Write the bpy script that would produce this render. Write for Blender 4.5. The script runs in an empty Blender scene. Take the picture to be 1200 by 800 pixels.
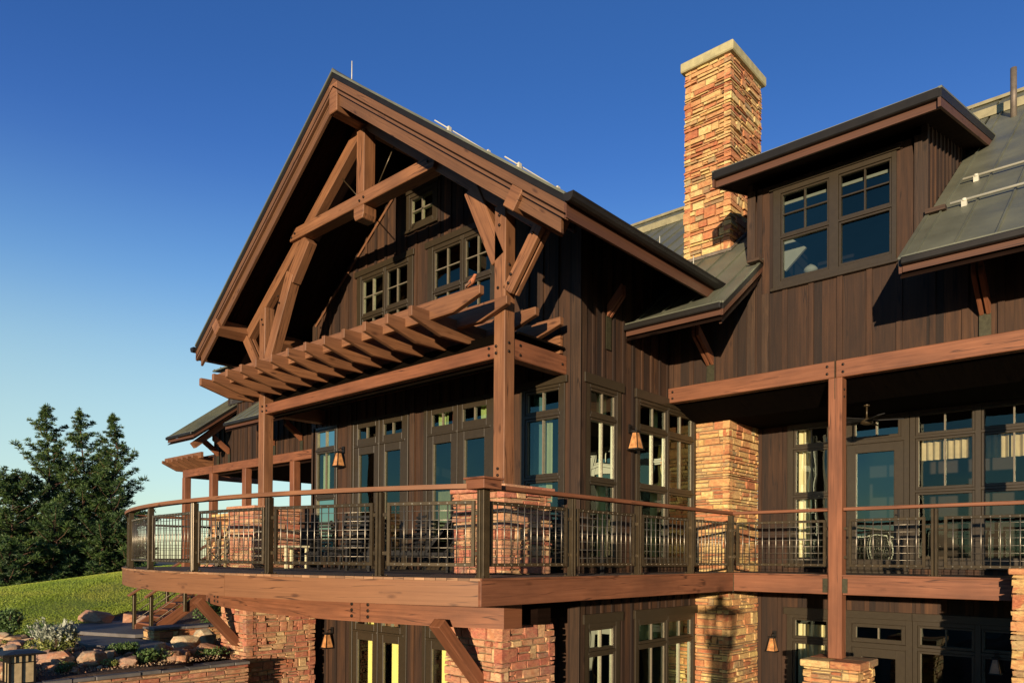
import bpy, bmesh, math, random
from mathutils import Vector, Matrix
import numpy as np
random.seed(7)
S = bpy.context.scene
C = S.collection
# ------------------------------------------------------------------ camera
YAW, PITCH, ROLL = math.radians(-42.1), math.radians(.58), math.radians(.39)
fw = Vector((math.sin(YAW)*math.cos(PITCH), math.cos(YAW)*math.cos(PITCH), math.sin(PITCH)))
rt = Vector((math.cos(YAW), -math.sin(YAW), 0)); up = rt.cross(fw)
R_ = rt*math.cos(ROLL) + up*math.sin(ROLL); U_ = -rt*math.sin(ROLL) + up*math.cos(ROLL)
cam = bpy.data.objects.new('camera', bpy.data.cameras.new('camera')); C.objects.link(cam)
cam.matrix_world = Matrix(((R_.x, U_.x, -fw.x, 0), (R_.y, U_.y, -fw.y, 0), (R_.z, U_.z, -fw.z, 0), (0, 0, 0, 1)))
cam.data.sensor_width = 36; cam.data.lens = 863.7/1200*36; cam.data.shift_y = (644.6-400)/1200
cam.data.clip_start = .05; cam.data.clip_end = 6000
S.camera = cam
# ------------------------------------------------------------------ light
SUN_TRAVEL = Vector((-.77, 1.53, -.132)).normalized()
tosun = -SUN_TRAVEL
EL = math.asin(tosun.z); AZ = math.atan2(tosun.x, tosun.y)
W = bpy.data.worlds.new('World'); S.world = W; W.use_nodes = True
nt = W.node_tree; nt.nodes.clear()
sky = nt.nodes.new('ShaderNodeTexSky'); sky.sky_type = 'NISHITA'; sky.sun_disc = False
sky.sun_elevation = EL; sky.sun_rotation = AZ; sky.altitude = 900; sky.air_density = 1.0; sky.dust_density = 0.2; sky.ozone_density = 4.0
# pale haze low in the sky, added to the clear-air sky
tcw = nt.nodes.new('ShaderNodeTexCoord'); sx_ = nt.nodes.new('ShaderNodeSeparateXYZ'); nt.links.new(tcw.outputs['Generated'], sx_.inputs[0])
hz = nt.nodes.new('ShaderNodeValToRGB'); HS = [(0.0000, (2.188, 2.107, 1.238)), (0.0275, (2.161, 2.082, 1.222)), (0.0550, (2.121, 2.054, 1.195)), (0.0825, (2.067, 2.036, 1.152)), (0.1100, (1.997, 2.028, 1.099)), (0.1375, (1.899, 2.005, 1.065)), (0.1650, (1.761, 1.942, 1.078)), (0.1925, (1.590, 1.844, 1.128)), (0.2200, (1.399, 1.715, 1.188)), (0.2475, (1.182, 1.537, 1.240)), (0.2750, (0.939, 1.306, 1.279)), (0.3025, (0.698, 1.059, 1.298)), (0.3300, (0.501, 0.833, 1.271)), (0.3575, (0.363, 0.640, 1.186)), (0.3850, (0.260, 0.467, 1.068)), (0.4125, (0.170, 0.307, 0.944)), (0.4400, (0.098, 0.178, 0.827)), (0.4675, (0.053, 0.100, 0.725)), (0.4950, (0.030, 0.060, 0.634)), (0.5225, (0.014, 0.034, 0.552)), (0.5500, (0.005, 0.017, 0.487)), (0.5775, (0.001, 0.010, 0.444)), (0.6050, (0.000, 0.007, 0.411)), (0.6325, (0.000, 0.006, 0.380)), (0.6600, (0.000, 0.004, 0.350)), (0.7500, (0.000, 0.001, 0.260)), (0.8500, (0.000, 0.000, 0.230)), (1.0000, (0.000, 0.000, 0.202))]
hz.color_ramp.interpolation = 'LINEAR'
while len(hz.color_ramp.elements) < len(HS): hz.color_ramp.elements.new(.5)
for i_, (p_, c_) in enumerate(HS): hz.color_ramp.elements[i_].position = p_; hz.color_ramp.elements[i_].color = (*c_, 1)
nt.links.new(sx_.outputs[2], hz.inputs[0])
addn = nt.nodes.new('ShaderNodeMix'); addn.data_type = 'RGBA'; addn.blend_type = 'ADD'; addn.inputs[0].default_value = 1
bg = nt.nodes.new('ShaderNodeBackground'); bg.inputs[1].default_value = .15
wo = nt.nodes.new('ShaderNodeOutputWorld')
nt.links.new(sky.outputs[0], addn.inputs[6]); 
dt_ = nt.nodes.new('ShaderNodeVectorMath'); dt_.operation = 'DOT_PRODUCT'; dt_.inputs[1].default_value = (-math.sin(AZ), -math.cos(AZ), 0); nt.links.new(tcw.outputs['Generated'], dt_.inputs[0])
mr_ = nt.nodes.new('ShaderNodeMapRange'); mr_.interpolation_type = 'SMOOTHSTEP'; mr_.inputs[1].default_value = -.25; mr_.inputs[2].default_value = .45; nt.links.new(dt_.outputs['Value'], mr_.inputs[0])  # haze faded out towards the sun to lessen fill light on the facades
mh_ = nt.nodes.new('ShaderNodeMix'); mh_.data_type = 'RGBA'; mh_.inputs[6].default_value = (0, 0, 0, 1); nt.links.new(mr_.outputs[0], mh_.inputs[0]); nt.links.new(hz.outputs[0], mh_.inputs[7])
nt.links.new(mh_.outputs[2], addn.inputs[7]); nt.links.new(addn.outputs[2], bg.inputs[0]); nt.links.new(bg.outputs[0], wo.inputs[0])
sl = bpy.data.lights.new('sun', 'SUN'); sl.energy = 5.0; sl.angle = math.radians(.5); sl.color = (1.0, .80, .56)
so = bpy.data.objects.new('sun', sl); C.objects.link(so)
so.rotation_euler = SUN_TRAVEL.to_track_quat('-Z', 'Y').to_euler()
S.view_settings.view_transform = 'Standard'; S.view_settings.look = 'None'
S.view_settings.exposure = 0.45; S.view_settings.gamma = 1
S.cycles.max_bounces = 6; S.cycles.transparent_max_bounces = 12
S.cycles.use_denoising = True
# ------------------------------------------------------------------ materials
MT = {}
def newmat(name):
    m = bpy.data.materials.new(name); m.use_nodes = True; t = m.node_tree; t.nodes.clear()
    o = t.nodes.new('ShaderNodeOutputMaterial'); p = t.nodes.new('ShaderNodeBsdfPrincipled')
    t.links.new(p.outputs[0], o.inputs[0]); MT[name] = m
    return m, t, p
def nd(t, typ, **k):
    n = t.nodes.new(typ)
    for a, b in k.items():
        if a.startswith('i_'):
            key = a[2:]; key = int(key) if key.isdigit() else key
            n.inputs[key].default_value = b
        else: setattr(n, a, b)
    return n
def ramp(t, fac, stops):
    r = t.nodes.new('ShaderNodeValToRGB'); e = r.color_ramp.elements
    while len(e) < len(stops): e.new(.5)
    for i, (p, c) in enumerate(stops): e[i].position = p; e[i].color = (*c, 1)
    t.links.new(fac, r.inputs[0]); return r.outputs[0]
def mixc(t, a, b, fac, mode='MIX'):
    m = t.nodes.new('ShaderNodeMix'); m.data_type = 'RGBA'; m.blend_type = mode
    for s, v in ((m.inputs[0], fac), (m.inputs[6], a), (m.inputs[7], b)):
        if isinstance(v, (int, float)): s.default_value = v
        elif isinstance(v, tuple): s.default_value = (*v, 1)
        else: t.links.new(v, s)
    return m.outputs[2]
def tone(t):
    a = nd(t, 'ShaderNodeAttribute', attribute_name='tone'); s = nd(t, 'ShaderNodeSeparateColor'); t.links.new(a.outputs[0], s.inputs[0]); return s.outputs
def wood(name, c0, c1, c2, rough=.7, gu=1.3, gv=26, bump=.35, tonemix=.45, streak=.0, lowf=.26, checks=1):
    m, t, p = newmat(name)
    uv = nd(t, 'ShaderNodeUVMap'); mp = nd(t, 'ShaderNodeMapping'); mp.inputs['Scale'].default_value = (gu, gv, 1)
    t.links.new(uv.outputs[0], mp.inputs[0])
    n1 = nd(t, 'ShaderNodeTexNoise', i_Scale=1.0, i_Detail=6.0, i_Roughness=.62, i_Distortion=.6); t.links.new(mp.outputs[0], n1.inputs['Vector'])
    col = ramp(t, n1.outputs[0], [(.28, c0), (.5, c1), (.74, c2)])
    mp2 = nd(t, 'ShaderNodeMapping'); mp2.inputs['Scale'].default_value = (.9, 2.2, 1); t.links.new(uv.outputs[0], mp2.inputs[0])
    n2 = nd(t, 'ShaderNodeTexNoise', i_Scale=1.0, i_Detail=3.0, i_Roughness=.6); t.links.new(mp2.outputs[0], n2.inputs['Vector'])
    k = ramp(t, n2.outputs[0], [(.3, (1-lowf*1.3, 1-lowf*1.35, 1-lowf*1.4)), (.7, (1+lowf*.7, 1+lowf*.65, 1+lowf*.5))])
    col = mixc(t, col, k, 1.0, 'MULTIPLY')
    tn = tone(t)
    k2 = ramp(t, tn[0], [(0, (1-tonemix,)*3), (1, (1+tonemix,)*3)])
    col = mixc(t, col, k2, 1.0, 'MULTIPLY')
    if streak:
        mp3 = nd(t, 'ShaderNodeMapping'); mp3.inputs['Scale'].default_value = (1.1, 9, 1); t.links.new(uv.outputs[0], mp3.inputs[0])
        n3 = nd(t, 'ShaderNodeTexNoise', i_Scale=1.7, i_Detail=5.0, i_Distortion=1.6, i_Roughness=.7); t.links.new(mp3.outputs[0], n3.inputs['Vector'])
        f = ramp(t, n3.outputs[0], [(.58, (0, 0, 0)), (.72, (streak,)*3)])
        s_ = nd(t, 'ShaderNodeSeparateColor'); t.links.new(f, s_.inputs[0])
        col = mixc(t, col, tuple(min(1, v*1.9) for v in c2), s_.outputs[0])
    if checks:
        mp4 = nd(t, 'ShaderNodeMapping'); mp4.inputs['Scale'].default_value = (.30, 7, 1); t.links.new(uv.outputs[0], mp4.inputs[0])
        n4 = nd(t, 'ShaderNodeTexNoise', i_Scale=1.0, i_Detail=3.0, i_Roughness=.45); t.links.new(mp4.outputs[0], n4.inputs['Vector'])
        f4 = ramp(t, n4.outputs[0], [(.484, (1, 1, 1)), (.497, (.28, .24, .2)), (.503, (.28, .24, .2)), (.516, (1, 1, 1))])
        gate = ramp(t, n2.outputs[0], [(.50, (0, 0, 0)), (.56, (1, 1, 1))]); gs = nd(t, 'ShaderNodeSeparateColor'); t.links.new(gate, gs.inputs[0])
        col = mixc(t, col, f4, gs.outputs[0], 'MULTIPLY')
        mp5 = nd(t, 'ShaderNodeMapping'); mp5.inputs['Scale'].default_value = (1.6, 4.2, 1); t.links.new(uv.outputs[0], mp5.inputs[0])
        vo = nd(t, 'ShaderNodeTexVoronoi', i_Scale=1.0); t.links.new(mp5.outputs[0], vo.inputs['Vector'])
        kn = ramp(t, vo.outputs['Distance'], [(.05, (.35, .3, .26)), (.10, (.7, .66, .6)), (.15, (1, 1, 1))]); col = mixc(t, col, kn, .8, 'MULTIPLY')
    t.links.new(col, p.inputs['Base Color'])
    p.inputs['Roughness'].default_value = rough
    if name in ('soffit', 'shade_black'): p.inputs['Specular IOR Level'].default_value = .05
    b = nd(t, 'ShaderNodeBump', i_Strength=bump, i_Distance=.01); t.links.new(n1.outputs[0], b.inputs['Height']); t.links.new(b.outputs[0], p.inputs['Normal'])
    return m
def plain(name, col, rough=.6, metal=0., var=.25, scale=6., bump=.15, emit=None, coat=0):
    m, t, p = newmat(name)
    tc = nd(t, 'ShaderNodeTexCoord')
    n = nd(t, 'ShaderNodeTexNoise', i_Scale=scale, i_Detail=6.0, i_Roughness=.6); t.links.new(tc.outputs['Object'], n.inputs['Vector'])
    k = ramp(t, n.outputs[0], [(.3, (1-var,)*3), (.7, (1+var,)*3)])
    c = mixc(t, tuple(col), k, 1.0, 'MULTIPLY')
    tn = tone(t); k2 = ramp(t, tn[0], [(0, (1-var,)*3), (1, (1+var,)*3)])
    c = mixc(t, c, k2, 1.0, 'MULTIPLY')
    t.links.new(c, p.inputs['Base Color']); p.inputs['Roughness'].default_value = rough; p.inputs['Metallic'].default_value = metal
    b = nd(t, 'ShaderNodeBump', i_Strength=bump, i_Distance=.01); t.links.new(n.outputs[0], b.inputs['Height']); t.links.new(b.outputs[0], p.inputs['Normal'])
    return m
def stonemat(name, stops, rough=.85, k=1.0):
    m, t, p = newmat(name)
    tn = tone(t); col = ramp(t, tn[0], [(q, tuple(v*k for v in c)) for q, c in stops])
    tc = nd(t, 'ShaderNodeTexCoord')
    mq = nd(t, 'ShaderNodeMapping'); mq.inputs['Scale'].default_value = (1, 1, 1.9); t.links.new(tc.outputs['Object'], mq.inputs[0])
    nq = nd(t, 'ShaderNodeTexNoise', i_Scale=4.2, i_Detail=7.0, i_Roughness=.72, i_Distortion=1.2); t.links.new(mq.outputs[0], nq.inputs['Vector'])
    cq = ramp(t, nq.outputs[0], [(.33, tuple(v*k for v in stops[4][1])), (.45, tuple(v*k for v in stops[1][1])), (.54, tuple(v*k for v in stops[0][1])), (.66, tuple(v*k for v in stops[2][1]))])
    col = mixc(t, col, cq, .22)
    mpp = nd(t, 'ShaderNodeMapping'); mpp.inputs['Scale'].default_value = (1, 1, 2.6); t.links.new(tc.outputs['Object'], mpp.inputs[0])
    n = nd(t, 'ShaderNodeTexNoise', i_Scale=11.0, i_Detail=9.0, i_Roughness=.7, i_Distortion=.8); t.links.new(mpp.outputs[0], n.inputs['Vector'])
    kk = ramp(t, n.outputs[0], [(.3, (.55, .5, .47)), (.52, (1, 1, 1)), (.72, (1.35, 1.28, 1.1))])
    col = mixc(t, col, kk, 1.0, 'MULTIPLY')
    n2 = nd(t, 'ShaderNodeTexNoise', i_Scale=5.0, i_Detail=4.0, i_Roughness=.6); t.links.new(tc.outputs['Object'], n2.inputs['Vector'])
    f = ramp(t, n2.outputs[0], [(.52, (0, 0, 0)), (.66, (.55,)*3)]); s_ = nd(t, 'ShaderNodeSeparateColor'); t.links.new(f, s_.inputs[0])
    col = mixc(t, col, (.40*k, .13*k, .05*k), s_.outputs[0])
    t.links.new(col, p.inputs['Base Color']); p.inputs['Roughness'].default_value = rough
    b = nd(t, 'ShaderNodeBump', i_Strength=.8, i_Distance=.02); t.links.new(n.outputs[0], b.inputs['Height']); t.links.new(b.outputs[0], p.inputs['Normal'])
    return m
def glassmat(name, tint, ior=1.6, rough=.0, base=.10):
    m = bpy.data.materials.new(name); m.use_nodes = True; t = m.node_tree; t.nodes.clear(); MT[name] = m
    o = nd(t, 'ShaderNodeOutputMaterial'); tr = nd(t, 'ShaderNodeBsdfTransparent'); tr.inputs[0].default_value = (*tint, 1)
    g = nd(t, 'ShaderNodeBsdfGlossy'); g.inputs['Roughness'].default_value = rough; g.inputs[0].default_value = (.80, .92, .72, 1)
    fr = nd(t, 'ShaderNodeFresnel'); fr.inputs[0].default_value = ior
    tc = nd(t, 'ShaderNodeTexCoord'); n = nd(t, 'ShaderNodeTexNoise', i_Scale=1.3, i_Detail=1.0); t.links.new(tc.outputs['Object'], n.inputs['Vector'])
    b = nd(t, 'ShaderNodeBump', i_Strength=.16, i_Distance=.05); t.links.new(n.outputs[0], b.inputs['Height']); t.links.new(b.outputs[0], g.inputs['Normal'])
    mm = nd(t, 'ShaderNodeMath', operation='ADD', use_clamp=True); mm.inputs[1].default_value = base; t.links.new(fr.outputs[0], mm.inputs[0])
    mx = nd(t, 'ShaderNodeMixShader'); t.links.new(mm.outputs[0], mx.inputs[0]); t.links.new(tr.outputs[0], mx.inputs[1]); t.links.new(g.outputs[0], mx.inputs[2])
    t.links.new(mx.outputs[0], o.inputs[0]); return m
def roofmat(name, base):
    m, t, p = newmat(name)
    tc = nd(t, 'ShaderNodeTexCoord')
    n = nd(t, 'ShaderNodeTexNoise', i_Scale=.9, i_Detail=7.0, i_Roughness=.65); t.links.new(tc.outputs['Object'], n.inputs['Vector'])
    k = ramp(t, n.outputs[0], [(.3, (.72, .74, .74)), (.7, (1.25, 1.24, 1.15))])
    c = mixc(t, tuple(base), k, 1.0, 'MULTIPLY'); tn = tone(t); k2 = ramp(t, tn[0], [(0, (.82,)*3), (1, (1.18,)*3)]); c = mixc(t, c, k2, 1.0, 'MULTIPLY')
    t.links.new(c, p.inputs['Base Color']); p.inputs['Metallic'].default_value = .35; p.inputs['Roughness'].default_value = .48
    r = ramp(t, n.outputs[0], [(.3, (.36,)*3), (.7, (.6,)*3)]); t.links.new(r, p.inputs['Roughness'])
    n2 = nd(t, 'ShaderNodeTexNoise', i_Scale=2.2, i_Detail=2.0); t.links.new(tc.outputs['Object'], n2.inputs['Vector'])
    b = nd(t, 'ShaderNodeBump', i_Strength=.25, i_Distance=.03); t.links.new(n2.outputs[0], b.inputs['Height']); t.links.new(b.outputs[0], p.inputs['Normal'])
    return m
wood('timber', (0.1332, 0.0546, 0.0231), (0.2109, 0.0910, 0.0399), (0.2590, 0.1190, 0.0546), rough=.62, gu=.9, gv=22, bump=.25, tonemix=.16)
wood('timber_red', (0.1406, 0.0504, 0.0224), (0.2109, 0.0777, 0.0350), (0.2590, 0.1022, 0.0490), rough=.62, gu=.9, gv=22, bump=.25, tonemix=.16)
wood('fascia_wood', (0.1750, 0.0739, 0.0294), (0.2170, 0.0937, 0.0384), (0.2450, 0.1109, 0.0474), rough=.6, gu=.5, gv=40, bump=.12, tonemix=.08, lowf=.10)
wood('siding', (.022, .0088, .0032), (.040, .0168, .0062), (.062, .0270, .0102), rough=.78, gu=.8, gv=16, bump=.3, tonemix=.62, streak=.10)
wood('siding_batten', (.021, .010, .0045), (.042, .021, .0095), (.072, .037, .018), rough=.7, gu=.8, gv=22, bump=.4, tonemix=.3, streak=.2)
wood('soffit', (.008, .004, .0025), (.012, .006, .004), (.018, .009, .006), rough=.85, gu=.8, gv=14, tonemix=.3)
wood('eave_paint', (.075, .029, .014), (.095, .038, .019), (.11, .046, .024), rough=.6, gu=.5, gv=40, bump=.12, tonemix=.08, lowf=.12)
wood('rake_wood', (.105, .048, .021), (.140, .064, .029), (.170, .079, .037), rough=.6, gu=.5, gv=30, bump=.15, tonemix=.1, lowf=.18)
wood('shade_black', (.003, .0018, .001), (.004, .0025, .0015), (.006, .004, .002), rough=1.0)  # near-black albedo puts deep shade into the colour, even where sun reaches
wood('decking', (.045, .022, .012), (.07, .035, .020), (.10, .053, .032), rough=.85, gu=.8, gv=14, tonemix=.3)
wood('deck_edge', (0.2100, 0.1050, 0.0560), (0.3150, 0.1680, 0.0840), (0.3850, 0.2240, 0.1190), rough=.7, tonemix=.3)
wood('twig', (.3, .22, .12), (.5, .38, .2), (.6, .48, .3), rough=.6)
wood('bark', (.05, .025, .015), (.10, .05, .03), (.2, .12, .08), rough=.9, gu=5, gv=12, bump=.8)
plain('window_clad', (.034, .0245, .013), rough=.42, var=.12, scale=14, bump=.05)
plain('window_bead', (.16, .135, .095), rough=.4, var=.15, scale=14, bump=.05)
plain('trim_metal', (.013, .011, .009), rough=.55, metal=.3, var=.3, scale=4)
plain('rail_metal', (.066, .047, .024), rough=.34, metal=.4, var=.25, scale=9, bump=.08)
plain('rail_rod', (.26, .23, .18), rough=.35, metal=.8, var=.2, scale=20, bump=.05)
plain('bolt', (.03, .022, .018), rough=.4, metal=.7, var=.2)
plain('steel_plate', (.06, .055, .03), rough=.5, metal=.5, var=.3, scale=20)
plain('galvanised', (.52, .50, .40), rough=.45, metal=.0, var=.1)
plain('cap_stone', (.43, .38, .20), rough=.8, var=.2, scale=8, bump=.4)
plain('mortar', (.26, .18, .10), rough=.95, var=.2, scale=15)
plain('ridge_metal', (.26, .23, .13), rough=.5, metal=.2, var=.2)
plain('lead', (.16, .13, .10), rough=.6, metal=.4, var=.3)
plain('interior_wall', (.30, .21, .10), rough=.9, var=.1)
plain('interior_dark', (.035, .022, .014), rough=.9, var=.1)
plain('curtain_tan', (.42, .33, .19), rough=.9, var=.15)
plain('curtain_yellow', (.85, .74, .26), rough=.9, var=.06)
plain('curtain_cream', (.72, .62, .36), rough=.9, var=.08)
plain('curtain_blue', (.22, .30, .29), rough=.9, var=.1)
plain('curtain_reflection_red', (.42, .07, .04), rough=.9, var=.1)
plain('amber_glass', (.50, .23, .085), rough=.35, var=.45, scale=12)
plain('ivory_glass', (.42, .32, .18), rough=.4, var=.25, scale=12)
plain('dark_metal', (.012, .010, .009), rough=.5, metal=.3, var=.3)
plain('black_slats', (.008, .007, .006), rough=.8, var=.3)
plain('cream_paint', (.72, .65, .40), rough=.5, var=.1)
plain('slate', (.135, .120, .110), rough=.8, var=.35, scale=2.2, bump=.5)
plain('feathers', (.36, .12, .05), rough=.8, var=.4, scale=40)
roofmat('metal_roof', (.165, .170, .128))
STN = [(0, (.64, .47, .17)), (.13, (.50, .28, .11)), (.25, (.68, .52, .22)), (.36, (.48, .16, .07)), (.47, (.32, .070, .038)), (.58, (.56, .34, .14)), (.70, (.42, .12, .06)), (.80, (.52, .23, .10)), (.90, (.62, .46, .20)), (.96, (.18, .10, .065)), (1, (.36, .30, .17))]
stonemat('ledgestone', STN, k=1.03)
stonemat('ledgestone_red', [(0, (.62, .44, .22)), (.18, (.44, .15, .09)), (.36, (.50, .27, .15)), (.5, (.34, .085, .05)), (.64, (.48, .17, .11)), (.76, (.66, .50, .26)), (.88, (.42, .14, .09)), (1, (.22, .12, .09))])
stonemat('boulder', [(0, (.50, .36, .19)), (.3, (.40, .20, .12)), (.55, (.30, .22, .17)), (.8, (.55, .47, .30)), (1, (.22, .12, .09))])
glassmat('glass', (.86, .90, .86), 1.5, base=.03)
glassmat('glass_teal', (.48, .62, .60), 1.6, base=.10)
glassmat('glass_navy', (.45, .52, .60), 1.6, base=.05)
glassmat('glass_dark', (.06, .09, .16), 1.6, base=.06)
def foliage(name, c0, c1, c2, sss=.0):
    m, t, p = newmat(name); tn = tone(t)
    col = ramp(t, tn[0], [(0, c0), (.5, c1), (1, c2)])
    t.links.new(col, p.inputs['Base Color']); p.inputs['Roughness'].default_value = .6
    return m
foliage('pine_needles', (.010, .030, .012), (.040, .086, .016), (.125, .165, .030))
foliage('leaves', (.03, .07, .015), (.07, .13, .03), (.16, .22, .06))
foliage('leaves_yellow', (.08, .12, .02), (.18, .20, .04), (.36, .34, .10))
foliage('leaves_silver', (.22, .25, .19), (.34, .36, .28), (.50, .52, .40))
foliage('grass_blades', (.13, .22, .015), (.25, .33, .030), (.46, .43, .08))
# ground materials
m, t, p = newmat('lawn_grass')
tc = nd(t, 'ShaderNodeTexCoord')
n1 = nd(t, 'ShaderNodeTexNoise', i_Scale=.22, i_Detail=5.0, i_Roughness=.6, i_Distortion=.8); t.links.new(tc.outputs['Object'], n1.inputs['Vector'])
n2 = nd(t, 'ShaderNodeTexNoise', i_Scale=9.0, i_Detail=6.0, i_Roughness=.7); t.links.new(tc.outputs['Object'], n2.inputs['Vector'])
c = ramp(t, n1.outputs[0], [(.34, (.08, .15, .012)), (.5, (.14, .21, .018)), (.66, (.26, .27, .04))])
k = ramp(t, n2.outputs[0], [(.3, (.45, .5, .4)), (.7, (1.4, 1.35, 1.2))])
t.links.new(mixc(t, c, k, 1.0, 'MULTIPLY'), p.inputs['Base Color']); p.inputs['Roughness'].default_value = .9
b = nd(t, 'ShaderNodeBump', i_Strength=1.0, i_Distance=.08); t.links.new(n2.outputs[0], b.inputs['Height']); t.links.new(b.outputs[0], p.inputs['Normal'])
m, t, p = newmat('soil')
tc = nd(t, 'ShaderNodeTexCoord')
n2 = nd(t, 'ShaderNodeTexNoise', i_Scale=4.0, i_Detail=8.0, i_Roughness=.75); t.links.new(tc.outputs['Object'], n2.inputs['Vector'])
t.links.new(ramp(t, n2.outputs[0], [(.3, (.03, .018, .012)), (.5, (.075, .042, .028)), (.7, (.14, .085, .05))]), p.inputs['Base Color']); p.inputs['Roughness'].default_value = .95
b = nd(t, 'ShaderNodeBump', i_Strength=1.0, i_Distance=.1); t.links.new(n2.outputs[0], b.inputs['Height']); t.links.new(b.outputs[0], p.inputs['Normal'])
m, t, p = newmat('hillside')
tc = nd(t, 'ShaderNodeTexCoord')
n2 = nd(t, 'ShaderNodeTexNoise', i_Scale=.03, i_Detail=8.0, i_Roughness=.7); t.links.new(tc.outputs['Object'], n2.inputs['Vector'])
t.links.new(ramp(t, n2.outputs[0], [(.35, (.05, .08, .045)), (.6, (.12, .15, .08))]), p.inputs['Base Color']); p.inputs['Roughness'].default_value = 1
# ------------------------------------------------------------------ mesh builder
class MB:
    def __init__(s): s.v = []; s.f = []; s.uv = []; s.t = []; s.sm = []
    def face(s, idx, uvs, tone, smooth=False):
        s.f.append(idx); s.uv.extend(uvs); s.t.extend([tone]*len(idx)); s.sm.append(smooth)
    def hexa(s, P, tn=None, lenax=None):
        """P: 8 points, index bits: 1->a, 2->b, 4->c ; a is the length axis by default = longest"""
        tn = random.random() if tn is None else tn
        P = [Vector(q) for q in P]; n = len(s.v); s.v.extend([tuple(q) for q in P])
        L = [(P[1]-P[0]).length, (P[2]-P[0]).length, (P[4]-P[0]).length]
        ax = max(range(3), key=lambda i: L[i]) if lenax is None else lenax
        ro, r2 = random.random()*30, random.random()*30
        def uvp(i):
            c = [(i & 1)*L[0], ((i >> 1) & 1)*L[1], ((i >> 2) & 1)*L[2]]; return c
        for q, fx in (((0, 2, 3, 1), 2), ((4, 5, 7, 6), 2), ((0, 1, 5, 4), 1), ((2, 6, 7, 3), 1), ((0, 4, 6, 2), 0), ((1, 3, 7, 5), 0)):
            oth = [i for i in range(3) if i != fx]
            if ax in oth: ua = ax; va = [i for i in oth if i != ax][0]
            else: ua, va = oth
            uvs = [(uvp(i)[ua]+ro, uvp(i)[va]+r2+fx*.37) for i in q]
            s.face(tuple(n+i for i in q), uvs, tn)
    def box(s, x0, x1, y0, y1, z0, z1, tn=None, lenax=None):
        s.hexa([(x0 if not i & 1 else x1, y0 if not i & 2 else y1, z0 if not i & 4 else z1) for i in range(8)], tn, lenax)
    def beam(s, p0, p1, w, h, upv=(0, 0, 1), tn=None, off=(0, 0)):
        p0, p1 = Vector(p0), Vector(p1); d = (p1-p0).normalized(); sx = d.cross(Vector(upv)).normalized(); uz = sx.cross(d)
        P = []
        for i in range(8):
            b = p0 if not i & 1 else p1
            P.append(b + sx*((-.5 if not i & 2 else .5)*w+off[0]) + uz*((-.5 if not i & 4 else .5)*h+off[1]))
        s.hexa(P, tn, 0)
    def prism(s, poly, f, o0, o1, tn=None, udir=None):
        """poly: list of (a,z); f(a,o,z)->point; extruded o0..o1"""
        tn = random.random() if tn is None else tn
        n = len(s.v); k = len(poly)
        for o in (o0, o1):
            for a, z in poly: s.v.append(tuple(f(a, o, z)))
        ro = random.random()*20
        if udir is None: udir = (1, 0)
        ud = Vector(udir).normalized(); vd = Vector((-ud.y, ud.x))
        uvp = [(Vector(q).dot(ud)+ro, Vector(q).dot(vd)+ro) for q in poly]
        s.face(tuple(range(n, n+k)), uvp, tn); s.face(tuple(range(n+2*k-1, n+k-1, -1)), uvp[::-1], tn)
        for i in range(k):
            j = (i+1) % k; l = (Vector(poly[j])-Vector(poly[i])).length
            s.face((n+i, n+j, n+k+j, n+k+i), [(ro, 0), (ro+l, 0), (ro+l, o1-o0), (ro, o1-o0)], tn)
    def tube(s, pts, rad, n=8, tn=None, caps=True, smooth=True):
        tn = random.random() if tn is None else tn
        pts = [Vector(q) for q in pts]; rad = rad if isinstance(rad, (list, tuple)) else [rad]*len(pts)
        base = len(s.v); prev = None; acc = 0; ls = []
        for i, q in enumerate(pts):
            d = (pts[min(i+1, len(pts)-1)]-pts[max(i-1, 0)]).normalized()
            if prev is None:
                a = d.cross(Vector((0, 0, 1)));
                if a.length < .1: a = d.cross(Vector((1, 0, 0)))
            else: a = prev - d*prev.dot(d)
            a.normalize(); prev = a; b = d.cross(a)
            if i: acc += (q-pts[i-1]).length
            ls.append(acc)
            for k in range(n):
                an = 2*math.pi*k/n; s.v.append(tuple(q + (a*math.cos(an)+b*math.sin(an))*rad[i]))
        for i in range(len(pts)-1):
            for k in range(n):
                k2 = (k+1) % n; w = 2*math.pi*max(rad)/n
                s.face((base+i*n+k, base+i*n+k2, base+(i+1)*n+k2, base+(i+1)*n+k),
                       [(ls[i], k*w), (ls[i], (k+1)*w), (ls[i+1], (k+1)*w), (ls[i+1], k*w)], tn, smooth)
        if caps:
            s.face(tuple(base+k for k in range(n-1, -1, -1)), [(0, 0)]*n, tn); e = base+(len(pts)-1)*n
            s.face(tuple(e+k for k in range(n)), [(0, 0)]*n, tn)
    def quad(s, a, b, c, d, tn=None):
        tn = random.random() if tn is None else tn
        n = len(s.v); s.v.extend([tuple(q) for q in (a, b, c, d)])
        u = (Vector(b)-Vector(a)).length; v = (Vector(d)-Vector(a)).length
        s.face((n, n+1, n+2, n+3), [(0, 0), (u, 0), (u, v), (0, v)], tn)
    def tri(s, a, b, c, tn):
        n = len(s.v); s.v.extend([tuple(q) for q in (a, b, c)]); s.face((n, n+1, n+2), [(0, 0), (1, 0), (0, 1)], tn)
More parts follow.
